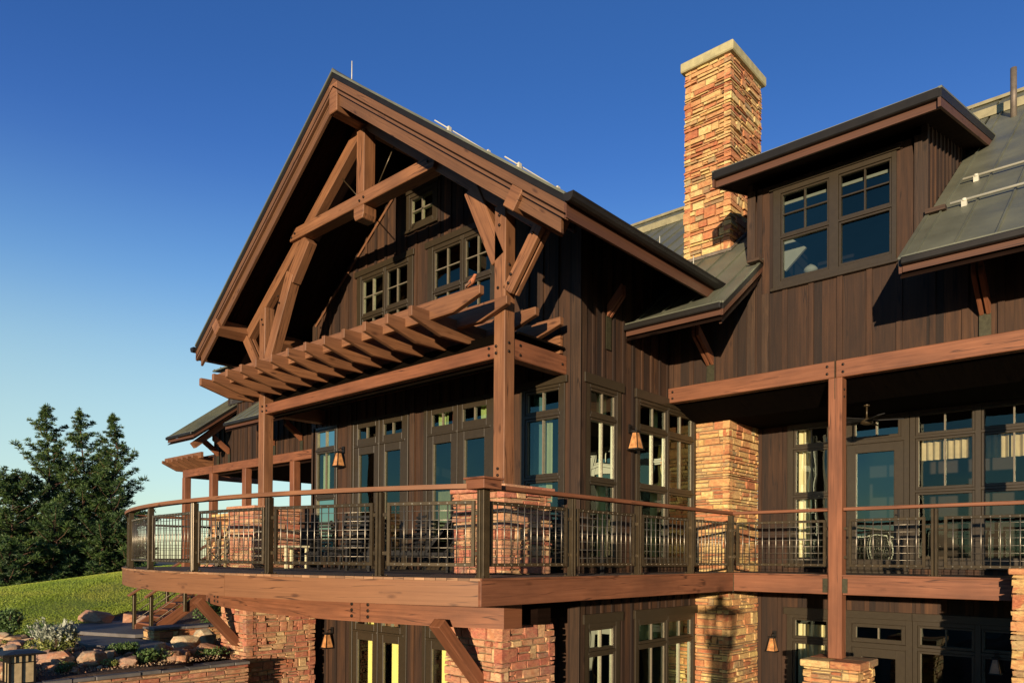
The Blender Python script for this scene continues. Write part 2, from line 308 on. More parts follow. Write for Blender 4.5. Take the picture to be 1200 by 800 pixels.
    def build(s, name, mat, parent=None, loc=None, bevel=0, recalc=True, label=None):
        """coordinates are world coordinates unless loc is given (then they are local to loc)"""
        me = bpy.data.meshes.new(name)
        org = Vector((0, 0, 0))
        if parent is not None and loc is None: org = root_loc(parent)
        me.from_pydata([tuple(Vector(q)-org) for q in s.v] if org.length else s.v, [], s.f)
        uvl = me.uv_layers.new(name='UVMap'); uvl.data.foreach_set('uv', np.array(s.uv, dtype=np.float32).ravel())
        at = me.color_attributes.new(name='tone', type='FLOAT_COLOR', domain='CORNER')
        tt = np.repeat(np.array(s.t, dtype=np.float32)[:, None], 4, 1); tt[:, 3] = 1; at.data.foreach_set('color', tt.ravel())
        me.polygons.foreach_set('use_smooth', s.sm)
        if recalc:
            bm = bmesh.new(); bm.from_mesh(me); bmesh.ops.recalc_face_normals(bm, faces=bm.faces); bm.to_mesh(me); bm.free()
        me.materials.append(MT[mat]); me.update()
        o = bpy.data.objects.new(name, me); C.objects.link(o)
        if parent is not None: o.parent = parent
        if loc is not None: o.location = loc
        if bevel:
            bv = o.modifiers.new('bevel', 'BEVEL'); bv.width = bevel; bv.segments = 1; bv.limit_method = 'ANGLE'; bv.angle_limit = math.radians(50)
        if label: o['label'] = label
        return o
def root_loc(o):
    l = Vector((0, 0, 0))
    while o is not None: l += Vector(o.location); o = o.parent
    return l
def thing(name, label, cat, loc=(0, 0, 0), group=None, rz=0):
    o = bpy.data.objects.new(name, None); C.objects.link(o); o.location = loc; o.rotation_euler.z = rz
    o.empty_display_size = .2
    o['label'] = label; o['category'] = cat
    if group: o['group'] = group
    return o
def tag(o, label, cat, group=None):
    o['label'] = label; o['category'] = cat
    if group: o['group'] = group
    return o
def struct(mb, name, mat, kind='structure', **k):
    o = mb.build(name, mat, **k); o['kind'] = kind; return o
def copy_tree(o, parent=None):
    c = o.copy(); C.objects.link(c)
    if parent is not None: c.parent = parent
    for ch in [q for q in bpy.data.objects if q.parent == o]: copy_tree(ch, c)
    return c
def fY(c): return lambda a, o, z: (a, c-o, z)          # facing -Y ; o = outward
def fX(c): return lambda a, o, z: (c+o, a, z)          # facing +X
def hx(mb, f, a0, a1, o0, o1, z0, z1, tn=None, z0b=None, z1b=None):
    """box in wall coordinates, with optional different z at a1 side"""
    z0b = z0 if z0b is None else z0b; z1b = z1 if z1b is None else z1b
    P = []
    for i in range(8):
        a = a1 if i & 1 else a0; o = o1 if i & 2 else o0
        z = (z1b if i & 1 else z1) if i & 4 else (z0b if i & 1 else z0)
        P.append(f(a, o, z))
    mb.hexa(P, tn)
# ------------------------------------------------------------------ siding
def siding(f, A0, A1, zb, zt, openings, spacing, bw, parent, name='wall', batten_name='batten', bump=True, thick=.06, tmat='siding'):
    """vertical boards with battens. zb, zt: functions of a. openings (a0,a1,z0,z1). One mesh of boards, one mesh of battens"""
    W = MB(); B = MB()
    edges = [A0]; a = A0
    while a < A1-.02:
        a = min(A1, a+spacing*random.uniform(.47, .53)); edges.append(a)
    brk = set(edges) | {A1}
    for o in openings:
        for q in o[:2]:
            if A0 < q < A1: brk.add(q)
    for k in getattr(zt, 'breaks', []):
        if A0 < k < A1: brk.add(k)
    brk = sorted(brk)
    tones = {}
    for x0, x1 in zip(brk[:-1], brk[1:]):
        if x1-x0 < .004: continue
        mid = (x0+x1)/2
        bi = max(i for i, e in enumerate(edges) if e <= mid+1e-6)
        if bi not in tones: tones[bi] = (random.random(), random.uniform(0, .008))
        tn, po = tones[bi]
        segs = [('b', zb(mid), None)]
        cuts = sorted([(o[2], o[3]) for o in openings if o[0] <= mid <= o[1]])
        z = 'bot'; lo = (zb(x0), zb(x1)); top = (zt(x0), zt(x1))
        cur = lo
        for c0, c1 in cuts:
            if c0 > max(cur) + .01: hx(W, f, x0, x1, -thick, po, cur[0], c0, tn, cur[1], c0)
            cur = (max(c1, lo[0]), max(c1, lo[1]))
        if max(top) > min(cur)+.01:
            hx(W, f, x0, x1, -thick, po, min(cur[0], top[0]), top[0], tn, min(cur[1], top[1]), top[1])
    # battens
    a = A0+bw*.5
    while a < A1:
        x0, x1 = a-bw/2, a+bw/2
        cuts = sorted([(o[2]-.0, o[3]) for o in openings if o[0] < x1 and o[1] > x0])
        cur = zb(a); top = min(zt(max(x0, A0)), zt(min(x1, A1)))-.004; tn = random.random(); pr = random.uniform(.024, .034)
        for c0, c1 in cuts:
            if c0 > cur+.02: hx(W, f, x0, x1, .004, pr, cur, c0, tn)
            cur = max(cur, c1)
        if top > cur+.02: hx(W, f, x0, x1, .004, pr, cur, top, tn)
        a += spacing*random.uniform(.94, 1.06)
    return W.build(name, tmat, parent)
# ------------------------------------------------------------------ windows
def window(parent, f, A0, A1, Z0, Z1, sashes, head=None, name='window', curtain=None, glass='glass', stile=.045, label=None, proud=.035, curt_o=-.16, bead=True, handle=None, hext=.06):
    """casing A0..A1,Z0..Z1 ; sashes (a0,a1,z0,z1,nx,nz,rail) where rail = sash frame width"""
    M = MB()
    As = sorted({A0, A1} | {q for s in sashes for q in s[:2]}); Zs = sorted({Z0, Z1} | {q for s in sashes for q in s[2:4]})
    for x0, x1 in zip(As[:-1], As[1:]):
        run = None
        for z0, z1 in zip(Zs[:-1], Zs[1:]):
            mx, mz = (x0+x1)/2, (z0+z1)/2
            hole = any(s[0] < mx < s[1] and s[2] < mz < s[3] for s in sashes)
            if hole:
                if run: hx(M, f, x0, x1, -.10, proud, run[0], run[1], .5); run = None
            else: run = (run[0], z1) if run else (z0, z1)
        if run: hx(M, f, x0, x1, -.10, proud, run[0], run[1], .5)
    if head:   # head board
        hx(M, f, A0-hext, A1+hext, -.02, proud+.03, Z1, Z1+head, .4)
    hx(M, f, A0-hext/2, A1+hext/2, -.02, proud+.045, Z0-.05, Z0-.001, .6)
    w = M.build(name, 'window_clad', parent, bevel=.004, label=label)
    Sx = MB(); G = MB(); K = MB()
    for s in sashes:
        a0, a1, z0, z1, nx, nz = s[:6]; r = s[6] if len(s) > 6 else stile
        g = .003
        hx(Sx, f, a0+g, a0+r, -.06, proud-.018, z0+g, z1-g, .5); hx(Sx, f, a1-r, a1-g, -.06, proud-.018, z0+g, z1-g, .5)
        hx(Sx, f, a0+r, a1-r, -.06, proud-.018, z0+g, z0+r*1.2, .5); hx(Sx, f, a0+r, a1-r, -.06, proud-.018, z1-r, z1-g, .5)
        ia0, ia1, iz0, iz1 = a0+r, a1-r, z0+r*1.2, z1-r
        q = [f(ia0, -.03, iz0), f(ia1, -.03, iz0), f(ia1, -.03, iz1), f(ia0, -.03, iz1)]; G.quad(*q)
        m = .011
        for i in range(1, nx): x = ia0+(ia1-ia0)*i/nx; hx(K, f, x-m, x+m, -.045, proud-.03, iz0, iz1, .5)
        for i in range(1, nz): z = iz0+(iz1-iz0)*i/nz; hx(K, f, ia0, ia1, -.043, proud-.031, z-m, z+m, .5)
        if bead:
            e = .008
            hx(K, f, ia0, ia0+e, -.028, -.012+proud*.3, iz0, iz1, .5); hx(K, f, ia1-e, ia1, -.028, -.012+proud*.3, iz0, iz1, .5)
    Sx.build('sash', 'window_clad', w, bevel=.004); G.build('pane', glass, w)
    if K.f: K.build('muntin', 'window_bead' if bead else 'window_clad', w)
    if curtain:
        for (c0, c1, cz0, cz1, cm) in curtain:
            cb = MB(); n = max(4, int((c1-c0)/.05)); pts = []
            for i in range(n*2+1):
                a = c0+(c1-c0)*i/(n*2); pts.append((a, curt_o-.035+.03*math.sin(i*math.pi/2+random.uniform(-.4, .4))))
            for (a, o), (a2, o2) in zip(pts[:-1], pts[1:]):
                cb.quad(f(a, o, cz0), f(a2, o2, cz0), f(a2, o2, cz1), f(a, o, cz1), .5)
            cb.build('curtain', cm, w, recalc=False)
    if handle:
        hb = MB()
        for (a, z) in handle:
            hx(hb, f, a-.012, a+.012, proud-.018, proud+.02, z-.11, z+.11); hx(hb, f, a-.05, a+.012, proud+.02, proud+.04, z-.012, z+.012)
        hb.build('handle', 'dark_metal', w)
    return w
# ------------------------------------------------------------------ stonework
def stonework(mb, x0, x1, y0, y1, z0, z1, sides='NSEW', hmin=.04, hmax=.17, lmin=.10, lmax=.50, proj=.028, dep=.12):
    z = z0
    while z < z1-.02:
        h = min(random.uniform(hmin, hmax)*random.choice([1, 1, 1, 1.5]), z1-z)
        if z1-(z+h) < .03: h = z1-z
        for sd in sides:
            L0, L1 = (x0, x1) if sd in 'NS' else (y0, y1)
            a = L0 - random.uniform(0, .02)
            while a < L1-.01:
                l = random.uniform(lmin, lmax)*(1.0 if h > .07 else 1.2); b = min(a+l, L1+.0)
                if L1-b < .07: b = L1
                sub = [(z, z+h)]
                if h > .10 and random.random() < .45: zz = z+h*random.uniform(.4, .6); sub = [(z, zz), (zz, z+h)]
                for s0, s1 in sub:
                    pr = random.uniform(.002, proj); g = .004
                    e0 = a+(g if a > L0 else -pr*.8); e1 = b-(g if b < L1 else -pr*.8)
                    zz0 = s0+g*random.uniform(.2, 1.6); zz1 = s1-g*random.uniform(.1, 1.6)
                    c = min(.010, (zz1-zz0)*.25); j = lambda: random.uniform(-.009, .009)
                    P = []
                    for i in range(8):
                        A = e1 if i & 1 else e0; Z = zz1 if i & 4 else zz0
                        if i & 2:
                            A += -c if i & 1 else c; Z += -c if i & 4 else c; A += j(); Z += j()*.6; o = pr+j()*1.3
                        else: o = -dep
                        P.append({'S': (A, y0-o, Z), 'N': (A, y1+o, Z), 'E': (x1+o, A, Z), 'W': (x0-o, A, Z)}[sd])
                    mb.hexa(P, random.random())
                a = b
        z += h
def pillar(name, label, x0, x1, y0, y1, z0, z1, cap=.09, mat='ledgestone', group=None, sides='NSEW', **kw):
    r = thing(name, label, 'stone pillar', ((x0+x1)/2, (y0+y1)/2, z0), group)
    m = MB(); stonework(m, x0, x1, y0, y1, z0, z1-cap, sides, **kw); m.build('stonework', mat, r, recalc=True)
    k = MB(); k.box(x0+.03, x1-.03, y0+.03, y1-.03, z0, z1-cap-.002); k.build('core', 'mortar', r)
    if cap:
        c = MB(); n = 3; xs = [x0-.06+(x1-x0+.12)*i/2 for i in range(3)]
        for i in range(2):
            for (ya, yb) in ((y0-.06, (y0+y1)/2-.01), ((y0+y1)/2+.0, y1+.06)):
                c.box(xs[i]+.004, xs[i+1]-.004, ya+random.uniform(0, .015), yb, z1-cap+random.uniform(0, .01), z1+random.uniform(-.01, .005))
        c.build('cap', mat, r, bevel=.012)
    return r
def bolts(parent, pts, nrm, r=.022):
    n = Vector(nrm); b_ = None
    for q in pts: m = MB(); q = Vector(q); m.tube([q-n*.004, q+n*.012, q+n*.016], [r, r, r*.55], 10); b_ = m.build('bolt', 'bolt', parent)
    return b_
PI = math.pi
XS, YW, YB, YG = -7.26, 12.48, 14.95, 9.675       # side wall, wing wall, porch back wall, gable wall
XL, XC = -15.04, -11.15                            # left wall, gable centre
ZD = -.24                                          # deck level
WR = lambda y: 5.25+.75*(y-12.48)                  # wing roof plane
GR = lambda x: 8.62-.742*abs(x-XC)                 # gable roof plane
SW = []
exec_order = []
# ================================================================== TERRAIN
def gz(x, y):
    r = math.hypot(x, y)
    lat = x*.742+y*.67
    s = max(0, min(1, (r-22)/14)); s = s*s*(3-2*s)
    z = -2.08+.18*s*max(-9, min(9, lat+23.9))
    if r > 37: z -= min(.16*(r-37), 9)
    if x > -14.0 or (x > -15.3 and y > 7.2):
        near = max(0, min(1, (r-3.5)/4.0))
        z = -1.62-2.35*near
        if y < 2 and x > -6: z = -1.62-2.35*max(0, min(1, (max(-x, 0)+max(y, 0)-3)/4.5))
    return z
def gzl(x, y): return gz(min(x, -14.3), min(y, 40)) if x > -16 else gz(x, y)
coords = lambda a, b, st: [a+st*i for i in range(int((b-a)/st)+1)]
gx = [-3000, -1500, -700, -350, -180, -120] + coords(-90, -30, 2.0) + coords(-29, -15, .7) + [-14.32, -14.0, -13.98] + coords(-13.4, 8, .9) + [14, 30, 80, 250, 900, 3000]
gy = [-3000, -900, -250, -80, -30, -14] + coords(-8, 24, .8) + coords(26, 60, 2.5) + [80, 120, 200, 400, 900, 3000]
G = MB(); nx = len(gx)
for y in gy:
    for x in gx: G.v.append((x, y, gz(x, y)+random.uniform(-.015, .015)))
for j in range(len(gy)-1):
    for i in range(nx-1):
        k = j*nx+i; G.face((k, k+1, k+1+nx, k+nx), [(0, 0)]*4, .5, True)
struct(G, 'ground', 'soil', recalc=False)
# lawn sheet
LAWN = []
L = MB(); lx = coords(-62, -20.6, .9); ly = coords(-8, 30, .9)
idx = {}
def inlawn(x, y):
    # near edge of the lawn
    e = -21.2 + .35*math.sin(y*.7) + (.0 if y < 6.2 else (y-6.2)*-1.1 if y < 9 else -3.1)
    return x < e and math.hypot(x, y) < 41
for i, x in enumerate(lx):
    for j, y in enumerate(ly):
        if inlawn(x, y):
            idx[i, j] = len(L.v); L.v.append((x, y, gz(x, y)+.045+random.uniform(-.01, .01)))
for (i, j), k in idx.items():
    q = [(i, j), (i+1, j), (i+1, j+1), (i, j+1)]
    if all(p in idx for p in q): L.face(tuple(idx[p] for p in q), [(0, 0)]*4, .5, True)
struct(L, 'lawn', 'lawn_grass', recalc=False)
# grass blades on the lawn
def tricloud(name, mat, V, T, parent=None, loc=(0, 0, 0)):
    """V: (n,3,3) triangle corners local to loc, T: (n,) tone"""
    n = len(V); me = bpy.data.meshes.new(name); me.vertices.add(3*n); me.loops.add(3*n); me.polygons.add(n)
    me.vertices.foreach_set('co', V.astype(np.float32).ravel()); me.loops.foreach_set('vertex_index', np.arange(3*n, dtype=np.int32))
    me.polygons.foreach_set('loop_start', np.arange(0, 3*n, 3, dtype=np.int32)); me.polygons.foreach_set('loop_total', np.full(n, 3, dtype=np.int32))
    at = me.color_attributes.new(name='tone', type='FLOAT_COLOR', domain='CORNER')
    tt = np.repeat(np.repeat(np.clip(T, 0, 1).astype(np.float32), 3)[:, None], 4, 1); tt[:, 3] = 1; at.data.foreach_set('color', tt.ravel())
    me.update(calc_edges=True); me.validate(); me.materials.append(MT[mat]); o = bpy.data.objects.new(name, me); C.objects.link(o)
    if parent is not None: o.parent = parent
    else: o.location = loc
    return o
rg = np.random.default_rng(3)
def blades(n, r0, r1, th0, th1, hk):
    r = r0+(r1-r0)*rg.random(n)**1.15; th = rg.uniform(th0, th1, n); x = r*np.sin(th); y = r*np.cos(th)
    ok = np.array([inlawn(a, b) for a, b in zip(x, y)]); x, y, r = x[ok], y[ok], r[ok]; z = np.array([gz(a, b) for a, b in zip(x, y)])+.03
    k = len(x); a = rg.uniform(0, PI, k); w = (.006+.0006*r)*hk; h = rg.uniform(.5, 1.2, k)*(.05+.0012*r)*hk
    V = np.zeros((k, 3, 3)); dx, dy = np.cos(a)*w, np.sin(a)*w
    V[:, 0] = np.stack([x-dx, y-dy, z], 1); V[:, 1] = np.stack([x+dx, y+dy, z], 1)
    V[:, 2] = np.stack([x+rg.normal(0, .03, k), y+rg.normal(0, .03, k), z+h], 1)
    pt = .5+.22*np.sin(x*.9+y*.4)*np.sin(y*1.1-x*.25)+.12*np.sin(x*2.3)*np.cos(y*2.9)
    return V, pt+rg.normal(0, .07, k)
V, T = blades(330000, 20.3, 40.5, -1.42, -.99, .55)
V2, T2_ = blades(90000, 20.3, 40.5, -2.0, -1.42, .7)
o = tricloud('grass', 'grass_blades', np.concatenate([V, V2]), np.concatenate([T, T2_])); o['kind'] = 'stuff'
# slate path: two levels
def flatpoly(pts, z, name, mat, th=.09, cell=.6):
    m = MB(); m.prism(pts, lambda a, o, b: (a, b, z+o), -th, 0); return struct(m, name, mat, bevel=.01)
flatpoly([(-25.5, 6.4), (-25.5, 8.4), (-21.0, 9.0), (-18.8, 7.9), (-18.9, 7.2), (-20.4, 6.6), (-22.4, 6.2)], -1.93, 'path', 'slate')
flatpoly([(-20.2, 6.15), (-20.35, 6.55), (-18.7, 7.15), (-17.9, 7.35), (-16.6, 7.3), (-16.3, 6.6), (-18.3, 5.9)], -2.01, 'path', 'slate')
# hills
H = MB()
rs = random.Random(5)
def hill(cx, cy, ang, length, width, hgt, seed, zb=-12):
    m = MB(); na, nb = 60, 14; rr = random.Random(seed); ph = [rr.uniform(0, 6) for _ in range(6)]
    ca, sa = math.cos(ang), math.sin(ang)
    for j in range(nb+1):
        for i in range(na+1):
            s = (i/na-.5)*length; w = (j/nb-.5)*width
            e = math.sin(PI*i/na)**.8*math.sin(PI*j/nb)
            z = hgt*e*(.75+.12*math.sin(i*.3+ph[0])+.08*math.sin(i*.9+ph[1])+.05*math.sin(i*2.1+j+ph[2]))
            m.v.append((cx+s*ca-w*sa, cy+s*sa+w*ca, zb+z))
    for j in range(nb):
        for i in range(na):
            k = j*(na+1)+i; m.face((k, k+1, k+na+2, k+na+1), [(0, 0)]*4, .5, True)
    return struct(m, 'hill', 'hillside', recalc=False)
hill(-760, 10, math.radians(80), 520, 300, 92, 1)
hill(1100, -1500, math.radians(35), 3200, 900, 60, 3, -30)
hill(-900, -1300, math.radians(-40), 2600, 700, 120, 4, -30)
# ================================================================== helpers for roofs and timber
def clipline(poly, axis, c):
    """interval(s) of the other coordinate where line coord[axis]=c is inside poly"""
    xs = []
    for i in range(len(poly)):
        p, q = poly[i], poly[(i+1) % len(poly)]
        if (p[axis]-c)*(q[axis]-c) < 0:
            t_ = (c-p[axis])/(q[axis]-p[axis]); xs.append(p[1-axis]+t_*(q[1-axis]-p[1-axis]))
    xs.sort(); return list(zip(xs[::2], xs[1::2]))
def roofpoly(parent, poly, zf, seam_axis, spacing=.46, name='roof', soff=.27, mat='metal_roof', start=0):
    m = MB()
    m.prism(poly, lambda a, o, b: (a, b, zf(a, b)+o), -.05, 0, .5)
    lo = min(p[seam_axis] for p in poly); hi = max(p[seam_axis] for p in poly); c = lo+.06+start
    panels = []
    while c < hi-.03:
        for s0, s1 in clipline(poly, seam_axis, c):
            s0 += .02; s1 -= .02
            if s1-s0 < .1: continue
            P = []
            for i in range(8):
                s = s1 if i & 1 else s0; w = c+(.011 if i & 2 else -.011); h = .038 if i & 4 else -.01
                x, y = (w, s) if seam_axis == 0 else (s, w)
                P.append((x, y, zf(x, y)+h))
            m.hexa(P, .35)
        c += spacing
    o = m.build(name, mat, parent, recalc=True)
    if soff:
        k = MB(); k.prism(poly, lambda a, o_, b: (a, b, zf(a, b)+o_), -soff, -soff+.03, .5, udir=(1, 0)); k.build('soffit', 'soffit', o)
    return o
def member(m, f, p0, p1, w, o0, o1, tn=None, shift=0):
    p0, p1 = Vector(p0), Vector(p1); d = (p1-p0).normalized(); n = Vector((-d.y, d.x))
    q = [p0+n*(w/2+shift), p0-n*(w/2-shift), p1-n*(w/2-shift), p1+n*(w/2+shift)]
    m.prism([tuple(v) for v in q], f, o1, o0, tn, udir=tuple(d))
def edgeboard(parent, p0, p1, h, t, mat, name, drop, outv, tn=None, bevel=0):
    """board hanging below the line p0-p1 (plumb), height h, starting 'drop' below; thickness t going opposite outv"""
    m = MB(); p0, p1 = Vector(p0), Vector(p1); o = Vector(outv)
    P = []
    for i in range(8):
        q = Vector(p1 if i & 1 else p0); q = q - o*(t if i & 2 else 0); q.z -= drop + (h if i & 4 else 0); P.append(q)
    m.hexa(P, tn, 0); return m.build(name, mat, parent, bevel=bevel)
class stepf:
    def __init__(s, fn, breaks): s.fn = fn; s.breaks = breaks
    def __call__(s, a): return s.fn(a)
# ================================================================== GABLED LODGE
lodge = thing('gabled_lodge', 'brown timber lodge front with tall open truss gable above the curved deck', 'lodge', (XC, YG, -4))
F = fY(YG)
op_up = [(-13.35, -11.55, 4.35, 6.10), (-11.0, -9.15, 4.35, 6.10), (-11.70, -10.75, 6.62, 7.36)]
op_mid = [(-15.0, -14.05, -.1, 2.98), (-13.52, -11.58, -.2, 2.98), (-11.1, -9.17, -.2, 2.98), (-8.54, -7.56, -.1, 2.92)]
op_low = [(-13.52, -11.58, -3.9, -1.08), (-11.1, -9.17, -3.9, -1.08)]
gtop = stepf(lambda a: GR(a)-.27, [XC])
siding(F, XL, XS, lambda a: -4.0, gtop, op_up+op_mid+op_low, .33, .07, lodge)
# corner boards and wide pilaster boards between the doors
m = MB()
hx(m, F, XS-.16, XS+.035, .003, .037, -4, GR(XS)-.3); hx(m, fX(XS), YG-.036, YG+.13, .003, .035, -4, GR(XS)-.3)
hx(m, F, XL-.03, XL+.14, .003, .035, -4, GR(XL)-.3)
for a in (-11.5, -9.02, -13.62): hx(m, F, a, a+.13, .03, .055, -.22, 3.35)
m.build('corner_board', 'siding_batten', lodge, bevel=.004)
siding(fX(XS), YG, 13.62, lambda a: -4.0, lambda a: GR(XS)-.3, [(9.79, 10.83, -.1, 2.9), (11.33, 13.52, -.1, 2.9), (9.79, 10.83, -3.9, -1.08), (11.33, 13.52, -3.9, -1.08)], .30, .06, lodge)
siding(lambda a, o, z: (XL-o, a, z), YG, 16.5, lambda a: -4.0, lambda a: GR(XL)-.3, [], .33, .07, lodge)
# ---- windows and doors of the gable wall
T2 = 'curtain_cream'
for A in ((-13.20, -12.42, -12.36, -11.62), (-10.87, -10.07, -10.01, -9.27)):
    window(lodge, F, A[0]-.15, A[3]+.15, 4.35, 6.10, [(A[0], A[1], 5.22, 6.02, 2, 2), (A[2], A[3], 5.22, 6.02, 2, 2), (A[0], A[1], 4.42, 5.17, 2, 1), (A[2], A[3], 4.42, 5.17, 2, 1)], head=.12, glass='glass_dark')
window(lodge, F, -11.70, -10.75, 6.62, 7.36, [(-11.59, -10.87, 6.70, 7.28, 2, 2)], head=.09, glass='glass_dark')
window(lodge, F, -15.0, -14.05, -.1, 2.98, [(-14.92, -14.13, 2.47, 2.92, 2, 1), (-14.92, -14.13, 1.39, 2.42, 2, 1), (-14.92, -14.13, 0, 1.34, 1, 1)], glass='glass_teal', curtain=[(-14.9, -14.62, -.1, 2.9, T2), (-14.4, -14.12, -.1, 2.9, 'curtain_blue')])
def frenchdoor(A0, A1, A2, A3, z0, zt, zh, curtain, glass='glass_teal'):
    r = .165
    return window(lodge, F, A0-.10, A3+.10, z0, zh+.07, [(A0, A1, zt+.04, zh, 2, 1, .115), (A2, A3, zt+.04, zh, 2, 1, .115), (A0, A1, z0+.02, zt, 1, 1, r), (A2, A3, z0+.02, zt, 1, 1, r)],
                  glass=glass, name='door', curtain=curtain, handle=[(A1-.08, z0+1.05)])
frenchdoor(-13.42, -12.55, -12.52, -11.68, -.2, 2.38, 2.91, None)
frenchdoor(-11.0, -10.16, -10.13, -9.27, -.2, 2.38, 2.91, [(-10.9, -10.62, 2.4, 2.9, 'curtain_yellow'), (-10.5, -10.3, 2.4, 2.9, 'curtain_reflection_red'), (-9.72, -9.4, 2.4, 2.9, 'curtain_yellow'), (-10.9, -10.3, .3, 1.3, 'curtain_tan')])
window(lodge, F, -8.54, -7.56, -.1, 2.92, [(-8.44, -7.66, 2.46, 2.87, 2, 1), (-8.44, -7.66, 1.38, 2.40, 2, 1), (-8.44, -7.66, 0, 1.33, 1, 1)], head=.12, glass='glass_teal', curtain=[(-8.42, -8.12, -.1, 2.9, 'curtain_blue'), (-8.12, -8.0, -.1, 2.4, T2)])
frenchdoor(-13.42, -12.55, -12.52, -11.68, -3.9, -1.62, -1.15, [(-13.12, -12.62, -3.9, -1.2, 'curtain_yellow'), (-12.3, -11.75, -3.9, -1.2, 'curtain_yellow')], glass='glass')
frenchdoor(-11.0, -10.16, -10.13, -9.27, -3.9, -1.62, -1.15, [(-10.75, -10.2, -3.9, -1.2, 'curtain_yellow'), (-10.0, -9.4, -3.9, -1.2, 'curtain_yellow')], glass='glass')
FX_ = fX(XS)
for (c0, z, s3) in ((None, 0, 0), (None, -3.98, 1)):
    zt_, zb_ = (2.84, 2.40) if not s3 else (-1.16, -1.55)
    lowz = -.1 if not s3 else -3.9; md = (1.32, 2.35) if not s3 else (-2.6, -1.60)
    gl = 'glass'
    cur1 = [(9.95, 10.07, lowz, zt_, 'curtain_reflection_red'), (10.42, 10.68, lowz, zt_, 'curtain_yellow')] if not s3 else [(9.93, 10.66, -1.60, zt_, 'curtain_yellow'), (9.95, 10.15, lowz, -1.6, T2)]  # deck-level red and yellow strips stand in for warm reflections in the panes
    window(lodge, FX_, 9.79, 10.83, lowz, 2.90 if not s3 else -1.08, [(9.91, 10.70, zb_, zt_, 2, 1), (9.91, 10.70, md[0], md[1], 2, 1), (9.91, 10.70, lowz+.08, md[0]-.04, 1, 1)], head=.16, glass=gl, curtain=cur1)
    cur2 = [(12.15, 12.4, lowz, zt_, 'curtain_yellow'), (13.15, 13.4, lowz, zt_, 'curtain_reflection_red')] if not s3 else [(11.46, 13.42, -1.60, zt_, 'curtain_yellow')]  # wide deck-level window: coloured strips again imitate reflections
    window(lodge, FX_, 11.33, 13.52, lowz, 2.90 if not s3 else -1.08, [(a, b, zb_, zt_, 2, 1) for a, b in ((11.43, 12.42), (12.47, 13.44))]+[(a, b, md[0], md[1], 2, 1) for a, b in ((11.43, 12.42), (12.47, 13.44))]+[(a, b, lowz+.08, md[0]-.04, 1, 1) for a, b in ((11.43, 12.42), (12.47, 13.44))], head=.16, glass=gl, curtain=cur2)
# ---- rooms behind the glass
def room(parent, x0, x1, y0, y1, z0, z1, mat='interior_wall', front='S'):
    m = MB()
    m.quad((x0, y0, z0), (x1, y0, z0), (x1, y1, z0), (x0, y1, z0)); m.quad((x0, y0, z1), (x1, y0, z1), (x1, y1, z1), (x0, y1, z1))
    m.quad((x0, y1, z0), (x1, y1, z0), (x1, y1, z1), (x0, y1, z1)); m.quad((x0, y0, z0), (x0, y1, z0), (x0, y1, z1), (x0, y0, z1))
    if front == 'S': m.quad((x1, y0, z0), (x1, y1, z0), (x1, y1, z1), (x1, y0, z1))
    return m.build('room', mat, parent, recalc=False)
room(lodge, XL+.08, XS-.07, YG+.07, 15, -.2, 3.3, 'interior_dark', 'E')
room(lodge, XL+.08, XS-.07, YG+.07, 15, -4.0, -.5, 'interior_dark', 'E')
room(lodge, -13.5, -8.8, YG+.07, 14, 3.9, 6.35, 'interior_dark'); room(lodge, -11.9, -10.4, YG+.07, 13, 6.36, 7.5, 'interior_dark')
# ---- gable roof
rpR = [(XC, 7.5), (-5.88, 7.5), (-5.88, 12.0), (XC, 17.2)]
rpL = [(XC, 17.2), (-16.42, 17.2), (-16.42, 7.5), (XC, 7.5)]
zf = lambda x, y: GR(x)
rr = roofpoly(lodge, rpR, zf, 1); rl = roofpoly(lodge, rpL, zf, 1)
m = MB(); m.prism([(XC-.16, GR(XC-.16)+.03), (XC, GR(XC)+.07), (XC+.16, GR(XC+.16)+.03), (XC+.16, GR(XC+.16)+.0), (XC, GR(XC)+.035), (XC-.16, GR(XC-.16))], lambda a, o, z: (a, 7.48+o, z), 0, 9.7); m.build('ridge_cap', 'metal_roof', lodge)
for sgn, xe in ((1, -5.88), (-1, -16.42)):
    A = (XC, 7.5, GR(XC)); Bp = (xe, 7.5, GR(xe)); o = (0, -1, 0)
    edgeboard(lodge, (XC, 7.47, GR(XC)+.035), (xe, 7.47, GR(xe)+.035), .04, .05, 'metal_roof', 'drip_edge', 0, o)
    edgeboard(lodge, (XC, 7.49, GR(XC)), (xe, 7.49, GR(xe)), .10, .04, 'trim_metal', 'rake_trim', 0, o)
    edgeboard(lodge, (XC, 7.505, GR(XC)), (xe, 7.505, GR(xe)), .22, .05, 'rake_wood', 'rake_board', .10, o, .6)
    x2 = xe-sgn*.12
    edgeboard(lodge, (XC, 7.56, GR(XC)), (x2, 7.56, GR(x2)), .26, .05, 'rake_wood', 'rake_board', .27, o, .5)
    yb = 12.0 if sgn > 0 else 16.0
    edgeboard(lodge, (xe+sgn*.015, 7.50, GR(xe)), (xe+sgn*.015, yb, GR(xe)), .20, .04, 'eave_paint', 'eave_board', .10, (sgn, 0, 0), .4)
    g = MB(); pr = []
    for k in range(7): an = PI+PI*k/6; pr.append((.075*math.cos(an), .08*math.sin(an)))
    pr += [(.085, .02), (.085, .035), (-.085, .035), (-.085, .02)]
    g.prism(pr, lambda a, o_, z: (xe+sgn*(.085)+a, 7.44+o_, GR(xe)-.05+z), 0, yb-7.44); g.build('gutter', 'trim_metal', lodge)
